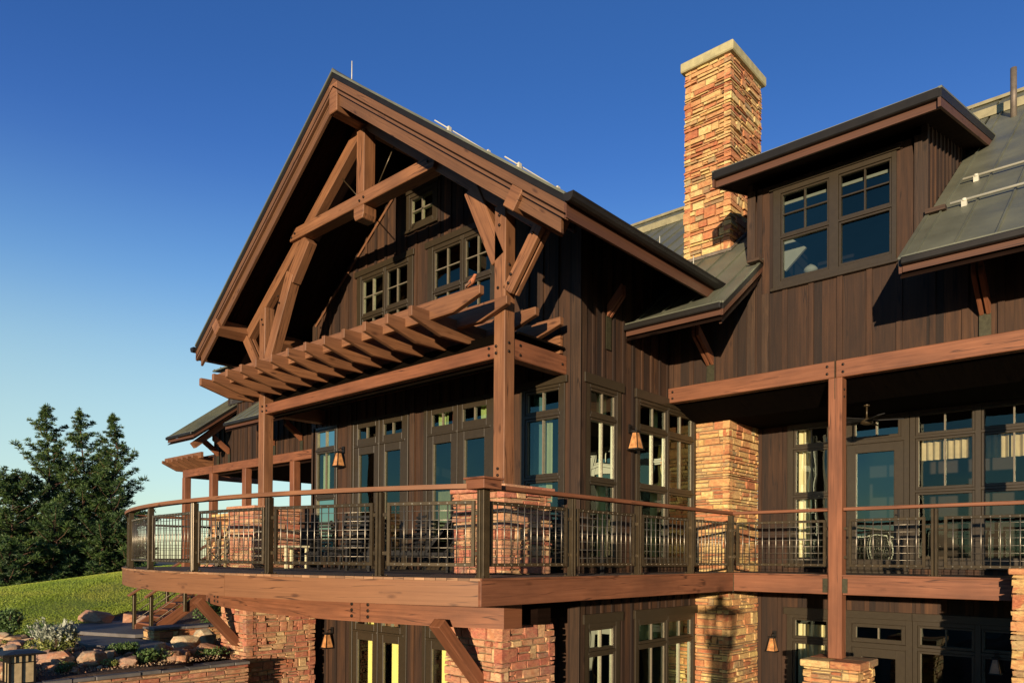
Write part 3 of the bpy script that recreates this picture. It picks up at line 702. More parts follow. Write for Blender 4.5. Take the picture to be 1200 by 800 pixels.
# purlins and ridge beam carrying the rake
m = MB()
for sgn, x, w_ in ((1, -6.81, .24), (-1, -15.49, .24)):
    dz = .742*sgn; up_ = Vector((dz, 0, 1)).normalized()
    m.beam((x, 7.49, GR(x)-.43), (x, 15.4 if sgn < 0 else 8.62, GR(x)-.43), .24, .30, up_, .6); m.build('purlin', 'timber', lodge, bevel=.012); m = MB()
m = MB(); m.box(XC-.12, XC+.12, 7.50, 12, GR(XC)-.72, GR(XC)-.20, .7); m.build('ridge_beam', 'timber', lodge, bevel=.012)
# ---- truss timbers in the plane of the porch posts
TF = fY(8.13)
PRX, PLX = -7.64, -14.66
def piece(name, fn, mat='timber'):
    m = MB(); fn(m); return m.build(name, mat, lodge, bevel=.012)
for px in (PRX, PLX): piece('post', lambda m: m.box(px-.115, px+.115, 8.13, 8.36, 1.06, 5.36, .6))
cz = lambda x, c: c-.742*abs(x-XC)
for sgn in (1, -1):
    piece('principal_rafter', lambda m: member(m, TF, (XC+sgn*.10, cz(XC+.10, 8.045)), (XC+sgn*4.35, cz(XC+4.35, 8.045)), .23, -.03, -.21, .65))
piece('collar_beam', lambda m: m.prism([(-13.52, 6.44), (-13.38, 6.67), (-9.02, 6.67), (-9.12, 6.44)], TF, .05, -.22, .7))
piece('king_post', lambda m: (m.box(XC-.115, XC+.115, 8.10, 8.36, 6.68, 7.86, .6)))
piece('pendant', lambda m: m.prism([(XC-.15, 6.43), (XC+.15, 6.43), (XC+.15, 6.27), (XC+.11, 6.19), (XC-.11, 6.19), (XC-.15, 6.27)], TF, .06, -.24, .6))
piece('strut', lambda m: member(m, TF, (-13.02, 6.40), (-13.62, 5.72), .30, -.02, -.22, .55))
piece('strut', lambda m: member(m, TF, (-13.58, 5.85), (-14.50, 4.15), .27, -.0, -.22, .62))
piece('strut', lambda m: member(m, TF, (-8.30, 5.84), (-7.68, 4.55), .30, -.0, -.22, .62))
piece('knee_brace', lambda m: (member(m, TF, (-7.50, 4.02), (-6.88, 4.84), .20, .0, -.09, .8), member(m, TF, (-7.50, 4.02), (-6.88, 4.84), .20, -.12, -.21, .6)))
piece('knee_brace', lambda m: (member(m, TF, (-14.80, 4.02), (-15.42, 4.84), .20, .0, -.09, .8), member(m, TF, (-14.80, 4.02), (-15.42, 4.84), .20, -.12, -.21, .6)))
piece('tie_beam', lambda m: m.box(PLX+.115, PRX-.115, 8.15, 8.34, 3.05, 3.265, .45), 'timber_red')
piece('tie_beam', lambda m: m.box(PRX-.10, PRX+.10, 8.36, YG-.0, 3.05, 3.36, .55), 'timber_red')
piece('tie_beam', lambda m: m.box(PLX-.10, PLX+.10, 8.36, YG-.0, 3.05, 3.36, .55), 'timber_red')
# back truss against the wall edges: frieze rafters
for sgn in (1, -1):
    piece('wall_rafter', lambda m: member(m, F, (XC+sgn*.1, cz(XC+.1, 8.18)), (XC+sgn*3.8, cz(XC+3.8, 8.18)), .05, .055, .02, .6))
# tie rods
m = MB(); m.tube([(-11.9, 8.24, 7.25), (-11.35, 8.24, 6.7)], .012, 6); m.tube([(-10.3, 8.24, 7.35), (-10.85, 8.24, 6.7)], .012, 6); m.build('tie_rod', 'rail_metal', lodge)
bp = []
for z in (3.13, 3.28):
    z = 3.11 if z < 3.2 else 3.215
    for x in (PRX-.05, PRX-.22): bp.append((x, 8.12 if x > PRX-.1 else 8.14, z))
    bp.append((PLX+.06, 8.12, z)); bp.append((PLX+.2, 8.14, z))
bp += [(PRX, 8.12, 5.2), (PRX, 8.12, 5.05), (PRX-.02, 8.12, 4.1), (-13.3, 8.07, 6.55), (-13.42, 8.07, 6.5), (-11.0, 8.07, 6.55), (-11.12, 8.07, 6.52), (-9.25, 8.07, 6.58), (-6.98, 8.12, 4.74), (-7.40, 8.12, 4.24), (-7.45, 8.12, 4.12), (PLX+.0, 8.12, 5.1), (PLX+.05, 8.12, 4.98), (-14.0, 8.12, 5.45), (-13.95, 8.12, 5.3), (PRX, 8.12, 1.35), (PRX, 8.12, 1.25), (PLX, 8.12, 1.35)]
bolts(lodge, bp, (0, -1, 0))
bolts(lodge, [(PRX+.116, 8.22, z) for z in (3.13, 3.26, 4.15, 4.45)]+[(PRX+.101, 8.50, z) for z in (3.13, 3.28)]+[(PRX+.101, 9.55, 3.2)], (1, 0, 0))
# eave bracket on the side wall, lightning rods, snow guards
def bracket(parent, f, a, zw, reach, rise):
    b = MB(); s = MB()
    for k in (-.075, .012):
        b.hexa([f(a+k+(.06 if i & 2 else 0), (.05 if not i & 1 else reach)+(0 if not i & 4 else -.0), (zw if not i & 1 else zw+rise)+(.0 if not i & 4 else .20)) for i in range(8)], .8, 0)
    hx(s, f, a-.075, a+.075, .036, .045, zw-.55, zw+.02, .5)
    br = b.build('bracket', 'timber_red', parent, bevel=.008); s.build('steel_plate', 'steel_plate', br); return br
bracket(lodge, FX_, 10.42, 4.12, .34, .30)
m = MB(); m.tube([(XC, 7.9, 8.6), (XC, 7.9, 9.02)], .010, 6); m.tube([(-6.1, 10.2, 4.85), (-6.1, 10.2, 5.12)], .008, 6); m.tube([(-6.1, 11.3, 4.85), (-6.1, 11.3, 5.15)], .008, 6); m.build('lightning_rod', 'galvanised', lodge)
for x in (-8.6, -7.1):
    m = MB(); z = GR(x)+.09
    m.tube([(x, 7.65, z), (x, 10.9, z)], .009, 8)
    for y in (7.95, 8.85, 9.75, 10.6): m.box(x-.03, x+.03, y-.03, y+.03, z-.10, z+.02); m.tube([(x, y, z+.0), (x, y, z+.035)], .02, 8)
    m.build('snow_guard', 'galvanised', lodge)
# ================================================================== PERGOLA over the deck doors
m = MB(); m.box(PLX+.12, PRX-.12, 8.342, 8.46, 3.0, 3.495); m.build('gap_sun_block', 'shade_black', lodge)  # added member; stops sun in the gap, near-black face stands for shade
m = MB(); m.box(PLX, PRX+.1, 8.47, YG-.05, 3.46, 3.494); m.build('porch_ceiling', 'shade_black', lodge)  # sheet added to keep light off the wall behind; shade in its colour
per = thing('pergola', 'open timber pergola of slanted rafters bracketed out under the gable windows', 'pergola', (XC, 8.0, 3.36))
XN = [-15.30+.57*i for i in range(13)]
for x in XN:
    m = MB(); m.prism([(7.10, 3.60), (7.10, 3.755), (9.45, 3.755), (9.45, 3.498), (8.47, 3.498), (8.30, 3.43), (7.72, 3.43)], lambda a, o, z: (x+o, a, z), -.085, 0, None, udir=(1, 0)); m.build('rafter', 'timber', per, bevel=.008)
for y, xr in ((7.45, -7.39), (8.02, -7.39), (8.68, -7.39), (9.30, -7.39)):
    m = MB(); m.prism([(-15.45, 3.90), (-15.45, 3.79), (-14.9, 3.62), (xr-.56, 3.62), (xr, 3.775), (xr, 3.90)], lambda a, o, z: (a, y+o, z), 0, .095, None, udir=(1, 0)); m.build('purlin', 'timber', per, bevel=.008)
m = MB(); m.box(-15.45, -7.6, YG-.10, YG-.04, 3.40, 3.70); m.build('ledger', 'timber', per)
# ================================================================== RIGHT WING
wing = thing('lodge_wing', 'right wing of the lodge with dormer, covered porch and green metal roof', 'lodge wing', (-3, YW, -4))
dz_ = lambda y: 6.71+.265*(y-11.8)
def wt(a): return 6.50 if -5.64 < a < -2.84 else 4.90
siding(fY(YW), XS+.04, 5.5, lambda a: 3.2, stepf(wt, [-5.64, -2.84]), [(-5.20, -3.24, 4.68, 6.38)], .44, .085, wing)
siding(fX(-2.84), YW+.0, 15.6, lambda y: max(3.2, WR(y)-.05), lambda y: dz_(y)-.24, [], .26, .05, wing)
siding(lambda a, o, z: (-5.64-o, a, z), YW, 15.6, lambda y: WR(y)-.05, lambda y: dz_(y)-.24, [], .26, .05, wing)
m = MB(); pass
for q in ((-5.665, -5.52, 3.25, 6.5), (-2.99, -2.80, 4.95, 6.5), (-5.40, -5.27, 3.25, 4.63)): m = MB(); hx(m, fY(YW), q[0], q[1], .006, .042, q[2], q[3]); m.build('corner_board', 'siding_batten', wing, bevel=.004)
window(wing, fY(YW), -5.20, -3.24, 4.68, 6.38, [(-5.07, -4.26, 5.56, 6.30, 2, 2, .035), (-4.11, -3.31, 5.56, 6.30, 2, 2, .035), (-5.07, -4.26, 4.79, 5.52, 1, 1, .035), (-4.11, -3.31, 4.79, 5.52, 1, 1, .035)], head=.06, glass='glass_navy', bead=False)
for q in ((-5.05, -4.28), (-4.09, -3.33)):
    m = MB(); m.box(q[0], q[1], YW+.10, YW+.115, 6.14, 6.19); m.build('blind_rail', 'curtain_cream', wing)
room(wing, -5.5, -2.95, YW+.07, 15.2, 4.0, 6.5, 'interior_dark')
# beam over the porch
def wbeam(x0, x1, tn):
    m = MB(); m.box(x0, x1, 12.42, 12.60, 2.97, 3.25, tn); m.build('porch_beam', 'timber_red', wing, bevel=.01)
wbeam(XS+.03, -4.145, .5); wbeam(-4.135, 1.0, .6); wbeam(1.01, 5.5, .4)
m = MB()
for a in np.arange(XS+.1, 5.4, .44): pass
bolts(wing, [(x, 12.42, z) for x in (-4.27, -4.02, -7.13) for z in (3.05, 3.17)], (0, -1, 0))
bolts(wing, [(-4.03, 12.50, z) for z in (2.78, 2.66)], (1, 0, 0), .018)
m = MB(); m.box(-4.25, -4.03, 12.40, 12.62, -1.6, 2.97, .55); m.build('post', 'timber_red', wing, bevel=.012)
m = MB(); m.box(-1.22, -1.0, 12.40, 12.62, -.05, 2.97, .55); m.build('post', 'timber_red', wing, bevel=.012)
m = MB(); m.box(-4.145, -4.135, 12.396, 12.41, 2.62, 3.25, .5); m.build('steel_plate', 'steel_plate', wing)
# porch ceiling and back wall
m = MB(); m.prism([(12.60, 2.965), (13.5, 2.74), (YB, 2.74), (YB, 2.80), (13.5, 2.80), (12.60, 3.02)], lambda a, o, z: (o, a, z), XS+.02, 5.5); m.build('porch_ceiling', 'shade_black', wing)
FB = fY(YB)
ob = [(-5.92, -4.97, -.1, 2.74), (-4.85, -3.66, -.2, 2.74), (-3.66, -.40, -.1, 2.74), (-5.92, -4.97, -3.9, -1.08), (-4.80, -3.60, -3.9, -1.08), (-3.6, -.4, -3.9, -1.08)]
siding(FB, -6.54, 5.5, lambda a: -4.0, lambda a: 2.73, ob, .42, .08, wing)
cz_ = [(-5.78, -5.5, -.1, 2.65, T2)]
window(wing, FB, -5.92, -4.97, -.1, 2.74, [(-5.80, -5.09, 2.28, 2.66, 2, 1), (-5.80, -5.09, 1.31, 2.23, 2, 1), (-5.80, -5.09, 0, 1.26, 1, 1)], glass='glass', curtain=cz_, head=0)
window(wing, FB, -4.85, -3.66, -.2, 2.74, [(-4.66, -3.80, 2.30, 2.70, 2, 1, .05), (-4.77, -3.75, -.18, 2.22, 1, 1, .17)], glass='glass_teal', name='door', handle=[(-3.83, .85)], hext=0)
window(wing, FB, -3.652, -.42, -.1, 2.74, [q for a, b in ((-3.56, -2.62), (-2.53, -1.58), (-1.49, -.52)) for q in ((a, b, 2.28, 2.69, 2, 1), (a, b, 1.29, 2.23, 2, 1), (a, b, 0, 1.24, 1, 1))], glass='glass', hext=0,
       curtain=[(-3.52, -2.72, 1.84, 2.25, 'curtain_tan'), (-2.5, -1.62, 1.80, 2.25, 'curtain_tan'), (-1.4, -.6, 1.82, 2.25, 'curtain_tan')])
window(wing, FB, -5.92, -4.97, -3.9, -1.10, [(-5.80, -5.09, -1.58, -1.17, 1, 1), (-5.80, -5.09, -3.8, -1.64, 1, 1)], glass='glass', curtain=[(-5.78, -5.1, -3.8, -1.3, T2)], head=.14)
window(wing, FB, -4.80, -3.605, -3.9, -1.10, [(-4.66, -3.72, -1.56, -1.20, 2, 1, .07), (-4.66, -3.72, -3.88, -1.66, 1, 1, .17)], glass='glass_dark', name='door', head=.14, hext=0)
window(wing, FB, -3.60, -.42, -3.9, -1.10, [q for a, b in ((-3.52, -2.62), (-2.53, -1.58), (-1.49, -.52)) for q in ((a, b, -1.58, -1.18, 2, 1), (a, b, -3.8, -1.64, 1, 1))], glass='glass_dark', head=.14, hext=0)
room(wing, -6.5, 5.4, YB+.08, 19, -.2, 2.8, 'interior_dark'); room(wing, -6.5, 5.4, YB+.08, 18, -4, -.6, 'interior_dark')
m = MB(); m.box(5.44, 5.5, YW, 25, -4, 4.9); m.build('end_wall', 'siding', wing)
# roofs
WZ = lambda x, y: WR(y)
EY = 10.95
roofpoly(wing, [(-7.22, EY), (-5.40, EY), (-5.40, 12.47), (-5.70, 12.47), (-5.70, 18.77), (-16.4, 18.77), (-16.4, 17.2), (XC, 16.93), (-7.22, 13.08)], WZ, 0, .46, start=.1)
roofpoly(wing, [(-5.69, 15.5), (-2.85, 15.5), (-2.85, 18.77), (-5.69, 18.77)], WZ, 0, .46)
roofpoly(wing, [(-2.80, EY), (6, EY), (6, 18.77), (-2.80, 18.77)], WZ, 0, .46, start=.12)
roofpoly(wing, [(-16.4, 18.77), (6, 18.77), (6, 26.5), (-16.4, 26.5)], lambda x, y: 9.9675-.75*(y-18.77), 0, .9)
roofpoly(wing, [(-5.96, 11.8), (-2.49, 11.8), (-2.49, 15.85), (-5.96, 15.85)], lambda x, y: dz_(y), 0, .46, name='dormer_roof', soff=.25)
m = MB(); m.box(-16.4, 6, 17.50, 17.68, WR(17.5)+.02, WR(17.68)+.06); m.box(-16.4, 6, 18.69, 18.85, 9.95, 10.02); m.build('ridge_cap', 'ridge_metal', wing)
def eave(parent, x0, x1, y, z, hb=.085, hm=.085):
    edgeboard(parent, (x0, y-.03, z+.03), (x1, y-.03, z+.03), .035, .06, 'metal_roof', 'drip_edge', 0, (0, -1, 0))
    g = MB(); g.box(x0, x1, y-.09, y-.001, z-.02-hm, z+.01-.015); g.build('gutter', 'trim_metal', parent, bevel=.015)
    edgeboard(parent, (x0+.01, y-.008, z), (x1-.01, y-.008, z), hb, .04, 'eave_paint', 'eave_board', hm+.02, (0, -1, 0), .4)
eave(wing, -7.22, -5.40, EY, WR(EY)); eave(wing, -2.78, 6, EY, WR(EY)); eave(wing, -5.96, -2.49, 11.8, 6.71, .115, .13)
def rake(parent, x, y0, y1, zf_, sg, hm=.095, hb=.10, t=.04):
    edgeboard(parent, (x+sg*.012, y0, zf_(y0)+.03), (x+sg*.012, y1, zf_(y1)+.03), .03, .05, 'metal_roof', 'drip_edge', 0, (sg, 0, 0))
    edgeboard(parent, (x+sg*.008, y0, zf_(y0)), (x+sg*.008, y1, zf_(y1)), hm, t, 'trim_metal', 'rake_trim', .002, (sg, 0, 0))
    edgeboard(parent, (x, y0, zf_(y0)), (x, y1, zf_(y1)), hb, t, 'eave_paint', 'rake_board', hm+.002, (sg, 0, 0), .4)
rake(wing, -5.385, EY, 12.46, WR, 1); edgeboard(wing, (-5.46, EY+.1, WR(EY+.1)), (-5.46, 12.46, WR(12.46)), .12, .04, 'eave_paint', 'rake_board', .25, (1, 0, 0), .4)
rake(wing, -2.475, 11.72, 15.85, dz_, 1, .13, .13); rake(wing, -5.975, 11.72, 15.3, dz_, -1, .13, .13)
rake(wing, -2.82, EY, 12.47, WR, -1); rake(wing, 6, EY, 18.7, WR, 1)
bracket(wing, fY(YW), -6.36, 3.55, .62, .42); bracket(wing, fY(YW), -2.06, 3.55, .62, .42); bracket(wing, fY(YW), 2.2, 3.55, .62, .42)
m = MB(); m.box(-5.56, -5.34, 12.20, 12.40, WR(12.3)+.04, WR(12.3)+.09); m.build('flashing', 'siding_batten', wing); m = MB(); m.box(-2.82, -2.55, 12.35, 12.46, WR(12.4)+.03, WR(12.4)+.10); m.build('flashing', 'siding_batten', wing)
for y, x0 in ((13.45, -2.53), (12.42, -2.50)):
    m = MB(); z = WR(y)+.09; m.tube([(x0, y, z), (4.0, y, z)], .022, 8)
    x = x0+.18
    while x < 4: m.box(x-.035, x+.035, y-.02, y+.05, z-.10, z-.005); m.tube([(x, y, z-.02), (x, y, z+.02)], .035, 8); x += .92
    m.build('snow_guard', 'galvanised', wing)
m = MB(); m.tube([(-2.33, 16.88, WR(16.88)-.05), (-2.33, 16.88, WR(16.88)+.93)], .055, 14); m.build('vent_pipe', 'lead', wing)
# chimney
ch = MB(); CX0, CX1, CY0, CY1 = -7.53, -6.55, 13.6, 15.02
stonework(ch, CX0, CX1, CY0, CY1, -4.0, 2.76, 'SE'); stonework(ch, CX0, CX1, CY0, CY1, 5.55, 10.02, 'SENW')
chim = ch.build('chimney', 'ledgestone', wing)
m = MB(); m.box(CX0+.03, CX1-.03, CY0+.03, CY1-.03, -4, 10.0); m.build('core', 'mortar', chim)
m = MB(); m.box(CX0-.09, CX1+.09, CY0-.09, CY1+.09, 10.02, 10.22); m.build('chimney_cap', 'cap_stone', chim, bevel=.02)
m = MB(); P = [(CX0-.06, CY0-.06), (CX1+.06, CY0-.06), (CX1+.06, CY1), (CX0-.06, CY1)]
m.prism(P, lambda a, o, b: (a, b, WR(b)+o), .02, .07); m.build('flashing', 'lead', chim)
# ================================================================== LEFT WING
lw = thing('lodge_wing', 'far left wing of the lodge with small skirt roofs and an open corner porch', 'lodge wing', (-21, YW, -4))
def lt(a): return 6.35 if a > -24.75 else 4.6
siding(fY(YW), -25.75, XL-.05, lambda a: 3.2, stepf(lt, [-24.75]), [(-24.62, -22.2, 5.3, 6.2)], .33, .07, lw)
siding(lambda a, o, z: (-24.75-o, a, z), YW, 15.5, lambda y: 4.4, lambda y: 6.35, [], .33, .07, lw)
window(lw, fY(YW), -24.62, -22.2, 5.3, 6.2, [(-24.5, -23.75, 5.4, 6.1, 1, 1), (-23.68, -23.0, 5.4, 6.1, 1, 1), (-22.94, -22.3, 5.4, 6.1, 1, 1)], glass='glass_teal', curtain=[(-24.4, -22.4, 5.3, 6.1, T2)])
room(lw, -24.7, -16, YW+.08, 14, 4.0, 6.3, 'interior_dark')
m = MB(); m.box(-25.78, -15.1, 12.42, 12.60, 2.97, 3.25, .5); m.build('porch_beam', 'timber_red', lw, bevel=.01)
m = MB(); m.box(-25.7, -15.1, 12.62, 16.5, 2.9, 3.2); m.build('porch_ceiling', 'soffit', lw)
for x, y in ((-26.0, 12.40), (-23.6, 12.40), (-20.6, 12.40), (-18.2, 12.40), (-26.0, 15.8)):
    m = MB(); m.box(x, x+.24, y, y+.24, -1.9 if x < -25 else -.24, 2.97, .5); m.build('post', 'timber_red', lw, bevel=.012)
roofpoly(lw, [(-26.06, EY), (-24.1, EY), (-24.1, 12.46), (-24.78, 12.46), (-24.78, 13.25), (-26.06, 13.25)], WZ, 0, .28)
roofpoly(lw, [(-21.9, EY), (-15.6, EY), (-15.6, 12.46), (-21.9, 12.46)], WZ, 0, .46)
roofpoly(lw, [(-25.2, 12.1), (-14, 12.1), (-14, 16), (-25.2, 16)], lambda x, y: 6.5+.1*(y-12), 0, .46, name='dormer_roof')
eave(lw, -26.06, -24.1, EY, WR(EY)); eave(lw, -21.9, -15.7, EY, WR(EY))
rake(lw, -24.09, EY, 12.46, WR, 1); rake(lw, -26.07, EY, 13.2, WR, -1); rake(lw, -21.91, EY, 12.46, WR, -1)
m = MB(); m.beam((-24.45, EY+.15, WR(EY)-.42), (-24.45, 12.46, WR(12.46)-.42), .2, .2, (0, -.6, .8)); m.build('purlin', 'timber', lw)
for x in (-25.4, -24.6, -21.6, -20.0): bracket(lw, fY(YW), x, 3.55, .62, .42)
m = MB(); m.box(-27, -15.04, 16.6, 16.7, -4, 2.0); m.build('back_wall', 'siding', lw)
p2 = thing('pergola', 'small far corner pergola beyond the left wing, seen against pale sky', 'pergola', (-27.5, 12.5, 3))
for i in range(7):
    x = -28.65+.42*i; m = MB(); m.prism([(11.85, 3.50), (11.85, 3.60), (14.2, 3.60), (14.2, 3.25), (12.7, 3.25), (12.4, 3.25)], lambda a, o, z: (x+o, a, z), -.085, 0, None); m.build('rafter', 'timber', p2, bevel=.006)
for y in (12.05, 12.7, 13.4):
    m = MB(); m.prism([(-28.95, 3.72), (-28.95, 3.64), (-28.5, 3.50), (-25.9, 3.50), (-25.9, 3.72)], lambda a, o, z: (a, y+o, z), 0, .09, None); m.build('purlin', 'timber', p2)
m = MB(); m.box(-28.2, -25.8, 12.42, 12.6, 2.97, 3.25, .5); m.build('beam', 'timber_red', p2)
m = MB(); m.box(-28.2, -28.0, 12.6, 15.9, 2.97, 3.25, .5); m.build('beam', 'timber_red', p2)
for x, y in ((-28.2, 12.4), (-28.2, 15.7)): m = MB(); m.box(x, x+.24, y, y+.24, -2.2, 2.97, .5); m.build('post', 'timber_red', p2, bevel=.01)
# ================================================================== DECK
DC, DR = Vector((-11.15, 17.8)), 12.9
def arc(R, x0, x1, n=40):
    a0 = math.asin((x0-DC.x)/R); a1 = math.asin((x1-DC.x)/R)
    return [(DC.x+R*math.sin(a0+(a1-a0)*i/n), DC.y-R*math.cos(a0+(a1-a0)*i/n)) for i in range(n+1)]
deck = thing('deck', 'raised timber deck with curved redwood fascia wrapping round the lodge', 'deck', (XC, 9, -.56))
dp = arc(DR-.02, -5.92, -16.38) + [(-16.38, 16.5), (XL-.1, 16.5), (XL-.1, YG-.06), (XS+.06, YG-.06), (XS+.06, 13.54), (-6.48, 13.54), (-6.48, YB-.06), (5.4, YB-.06), (5.4, 12.46), (-5.92, 12.46)]
m = MB(); m.prism(dp, lambda a, o, b: (a, b, -.255+o), 0, .012, .5); m.build('decking', 'decking', deck)
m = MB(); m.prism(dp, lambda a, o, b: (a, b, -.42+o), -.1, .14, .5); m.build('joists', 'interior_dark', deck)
def curved(R, x0, x1, z0, z1, t_, tn, n=40, mat='fascia_wood', name='fascia'):
    m = MB(); A = arc(R, x0, x1, n); B_ = arc(R-t_, x0, x1, n); k = len(A); acc = 0; uo = [0]
    for i in range(1, k): acc += math.dist(A[i], A[i-1]); uo.append(acc)
    for (x, y), (x2, y2) in zip(A, B_): m.v += [(x, y, z0), (x, y, z1), (x2, y2, z0), (x2, y2, z1)]
    for i in range(k-1):
        a, b = 4*i, 4*i+4
        for q in ((a, b, b+1, a+1), (a+1, b+1, b+3, a+3), (a+3, b+3, b+2, a+2), (a+2, b+2, b, a)):
            hgt = [z0, z0, z1, z1] if q[0] == a else [0, 0, t_, t_]
            m.face(q, [(uo[i], hgt[0]), (uo[i+1], hgt[1]), (uo[i+1], hgt[2]), (uo[i], hgt[3])], tn, False)
    m.face((0, 1, 3, 2), [(0, 0), (0, .3), (.1, .3), (.1, 0)], tn); e = 4*(k-1); m.face((e, e+2, e+3, e+1), [(0, 0), (0, .3), (.1, .3), (.1, 0)], tn)
    return m.build(name, mat, deck, recalc=True)
# fascia made of two curved lengths per row
curved(DR, -5.9, -9.9, -.56, -.268, .045, .6, 30); curved(DR, -9.905, -16.4, -.56, -.268, .045, .45, 36)
# end grain of deck boards along the curve
m = MB(); A = arc(DR+.012, -5.9, -16.4, 76)
for i in range(76):
    (x0, y0), (x1, y1) = A[i], A[i+1]; d = Vector((x1-x0, y1-y0)); nn = Vector((-d.y, d.x)).normalized(); ga = d*.02
    P = []
    for q in range(8):
        bx = Vector((x1, y1))-ga if q & 1 else Vector((x0, y0))+ga
        off = nn*(-.08 if q & 2 else random.uniform(0, .003)); off = Vector((DC.x-bx.x, DC.y-bx.y)).normalized()*(.08 if q & 2 else 0)
        P.append((bx.x+off.x, bx.y+off.y, -.237 if q & 4 else -.266))
    m.hexa(P)
m.build('board_ends', 'deck_edge', deck)
m = MB(); m.box(-5.945, -5.894, 6.00, 12.43, -.563, -.262, .3, 1); m.build('fascia', 'timber_red', deck, bevel=.006)
m = MB(); m.box(-5.98, -5.88, 6.0, 12.46, -.262, -.236, .3, 1); m.build('board_ends', 'timber_red', deck)
for x0, x1 in ((-5.875, -4.255), (-4.025, -1.72), (-.6, 5.4)):
    m = MB(); m.box(x0, x1, 12.40, 12.47, -.261, -.236, .4, 0); m.build('board_ends', 'timber_red', deck)
for x0, x1 in ((-5.895, -4.255), (-4.025, -1.72), (-.6, 5.4)):
    m = MB(); m.box(x0, x1, 12.43, 12.475, -.56, -.262, .5); m.build('fascia', 'timber_red', deck, bevel=.006)
for q in ((-4.335, -4.255, -.53, -.30), (-4.025, -3.945, -.53, -.30), (-5.905, -5.885, -.58, -.24)): m = MB(); m.box(q[0], q[1], 12.418, 12.43, q[2], q[3]); m.build('steel_plate', 'steel_plate', deck)
curved(11.3, -6.8, -9.1, -.97, -.562, .34, .35, 20, 'timber_red', 'girder'); curved(11.3, -9.11, -16.2, -.97, -.562, .34, .45, 30, 'timber_red', 'girder')
gp = []
for x in (-8.95, -9.27, -13.9, -14.2):
    y = DC.y-math.sqrt(11.3**2-(x-DC.x)**2)
    for z in (-.62, -.71, -.80, -.89): gp.append((x, y, z))
bolts(deck, gp, (.1, -1, 0), .026)
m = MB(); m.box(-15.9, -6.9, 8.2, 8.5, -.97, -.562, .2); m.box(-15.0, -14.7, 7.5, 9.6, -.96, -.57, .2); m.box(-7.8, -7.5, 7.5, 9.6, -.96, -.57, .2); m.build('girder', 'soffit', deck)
for x in (-14.82, -7.58):
    m = MB(); m.beam((x, 7.72, -1.85), (x, 6.85, -.90), .16, .22, (1, 0, 0)); b_ = m.build('knee_brace', 'timber_red', deck, bevel=.01)
    bolts(b_, [(x+.085, 7.2, -1.25), (x+.085, 7.3, -1.33), (x+.085, 6.95, -1.03)], (1, 0, 0)).location
# ================================================================== RAILING
rail = thing('deck_railing', 'metal mesh railing with reddish timber handrail along the deck edge', 'railing', (-8, 8, -.24))
def rpost(x, y, ang=0, top=.79, w=.085):
    m = MB(); ca, sa = math.cos(ang), math.sin(ang)
    def q(a, b, z): return (x+a*ca-b*sa, y+a*sa+b*ca, z)
    for a0, a1 in ((-w/2, -.008), (.008, w/2)):
        m.hexa([q(a1 if i & 1 else a0, w/2 if i & 2 else -w/2, top if i & 4 else -.24) for i in range(8)])
    m.hexa([q(.006 if i & 1 else -.006, .012 if i & 2 else -.012, top if i & 4 else -.24) for i in range(8)])
    m.hexa([q(.08 if i & 1 else -.08, .08 if i & 2 else -.08, -.228 if i & 4 else -.242) for i in range(8)])
    for a, b in ((-.06, -.06), (.06, -.06), (-.06, .06), (.06, .06)): m.tube([q(a, b, -.23), q(a, b, -.212)], .012, 6)
    return m.build('post', 'rail_metal', rail, bevel=.004)
def rpanel(p, q, zt=.665, zb=-.105):
    p, q = Vector((*p, 0)), Vector((*q, 0)); d = (q-p); L_ = d.length; d.normalize(); n = Vector((d.y, -d.x, 0))
    g0 = .105; t_ = .042; a0, a1 = g0, L_-g0
    def pt(a, b, z): v = p+d*a+n*b; return (v.x, v.y, z)
    def bx(m, x0, x1, b, z0, z1): m.hexa([pt(x1 if i & 1 else x0, b if i & 2 else -b, z1 if i & 4 else z0) for i in range(8)])
    m = MB(); bx(m, a0, a0+t_, .02, zb, zt); bx(m, a1-t_, a1, .02, zb, zt); bx(m, a0+t_, a1-t_, .0195, zb, zb+t_); bx(m, a0+t_, a1-t_, .0195, zt-t_, zt)
    for z in (zb+.13, zt-.17):
        bx(m, .03, a0, .008, z, z+.045); bx(m, a1, L_-.03, .008, z, z+.045)
    fr = m.build('panel_frame', 'rail_metal', rail, bevel=.003)
    m = MB(); nv = max(3, round((a1-a0)/.122)); nh = 6
    for i in range(1, nv):
        a = a0+(a1-a0)*i/nv; m.tube([pt(a, .008, zb+.018), pt(a, .008, zt-.018)], .0075, 6)
        for z in (zb+.022, zt-.022): m.tube([pt(a, .016, z), pt(a, .027, z)], .010, 6)
    for i in range(1, nh+1):
        z = zb+(zt-zb)*i/(nh+1); m.tube([pt(a0+.02, -.006, z), pt(a1-.02, -.006, z)], .0042, 6)
    m.build('mesh_rods', 'rail_rod', fr); return fr
RI = DR-.10
ax = [-5.98, -7.25, -9.08, -10.93, -12.78, -14.55, -16.25]
an = [math.asin((x-DC.x)/RI) for x in ax]
pts = [(DC.x+RI*math.sin(a), DC.y-RI*math.cos(a)) for a in an]
for a, q in list(zip(an, pts))[1:]: rpost(*q, a)
rpost(-5.98, 6.12, 0, .82, .11)
pts[0] = (-5.98, 6.12)
for q0, q1 in zip(pts[1:], pts[:-1]): rpanel(q0, q1)
SP = [(-5.98, 6.12)] + [(-5.98, y) for y in (7.80, 9.42, 11.03)] + [(-5.98, 12.50)]
for q in SP[1:]: rpost(*q, PI/2)
for q0, q1 in zip(SP[:-1], SP[1:]): rpanel(q0, q1)
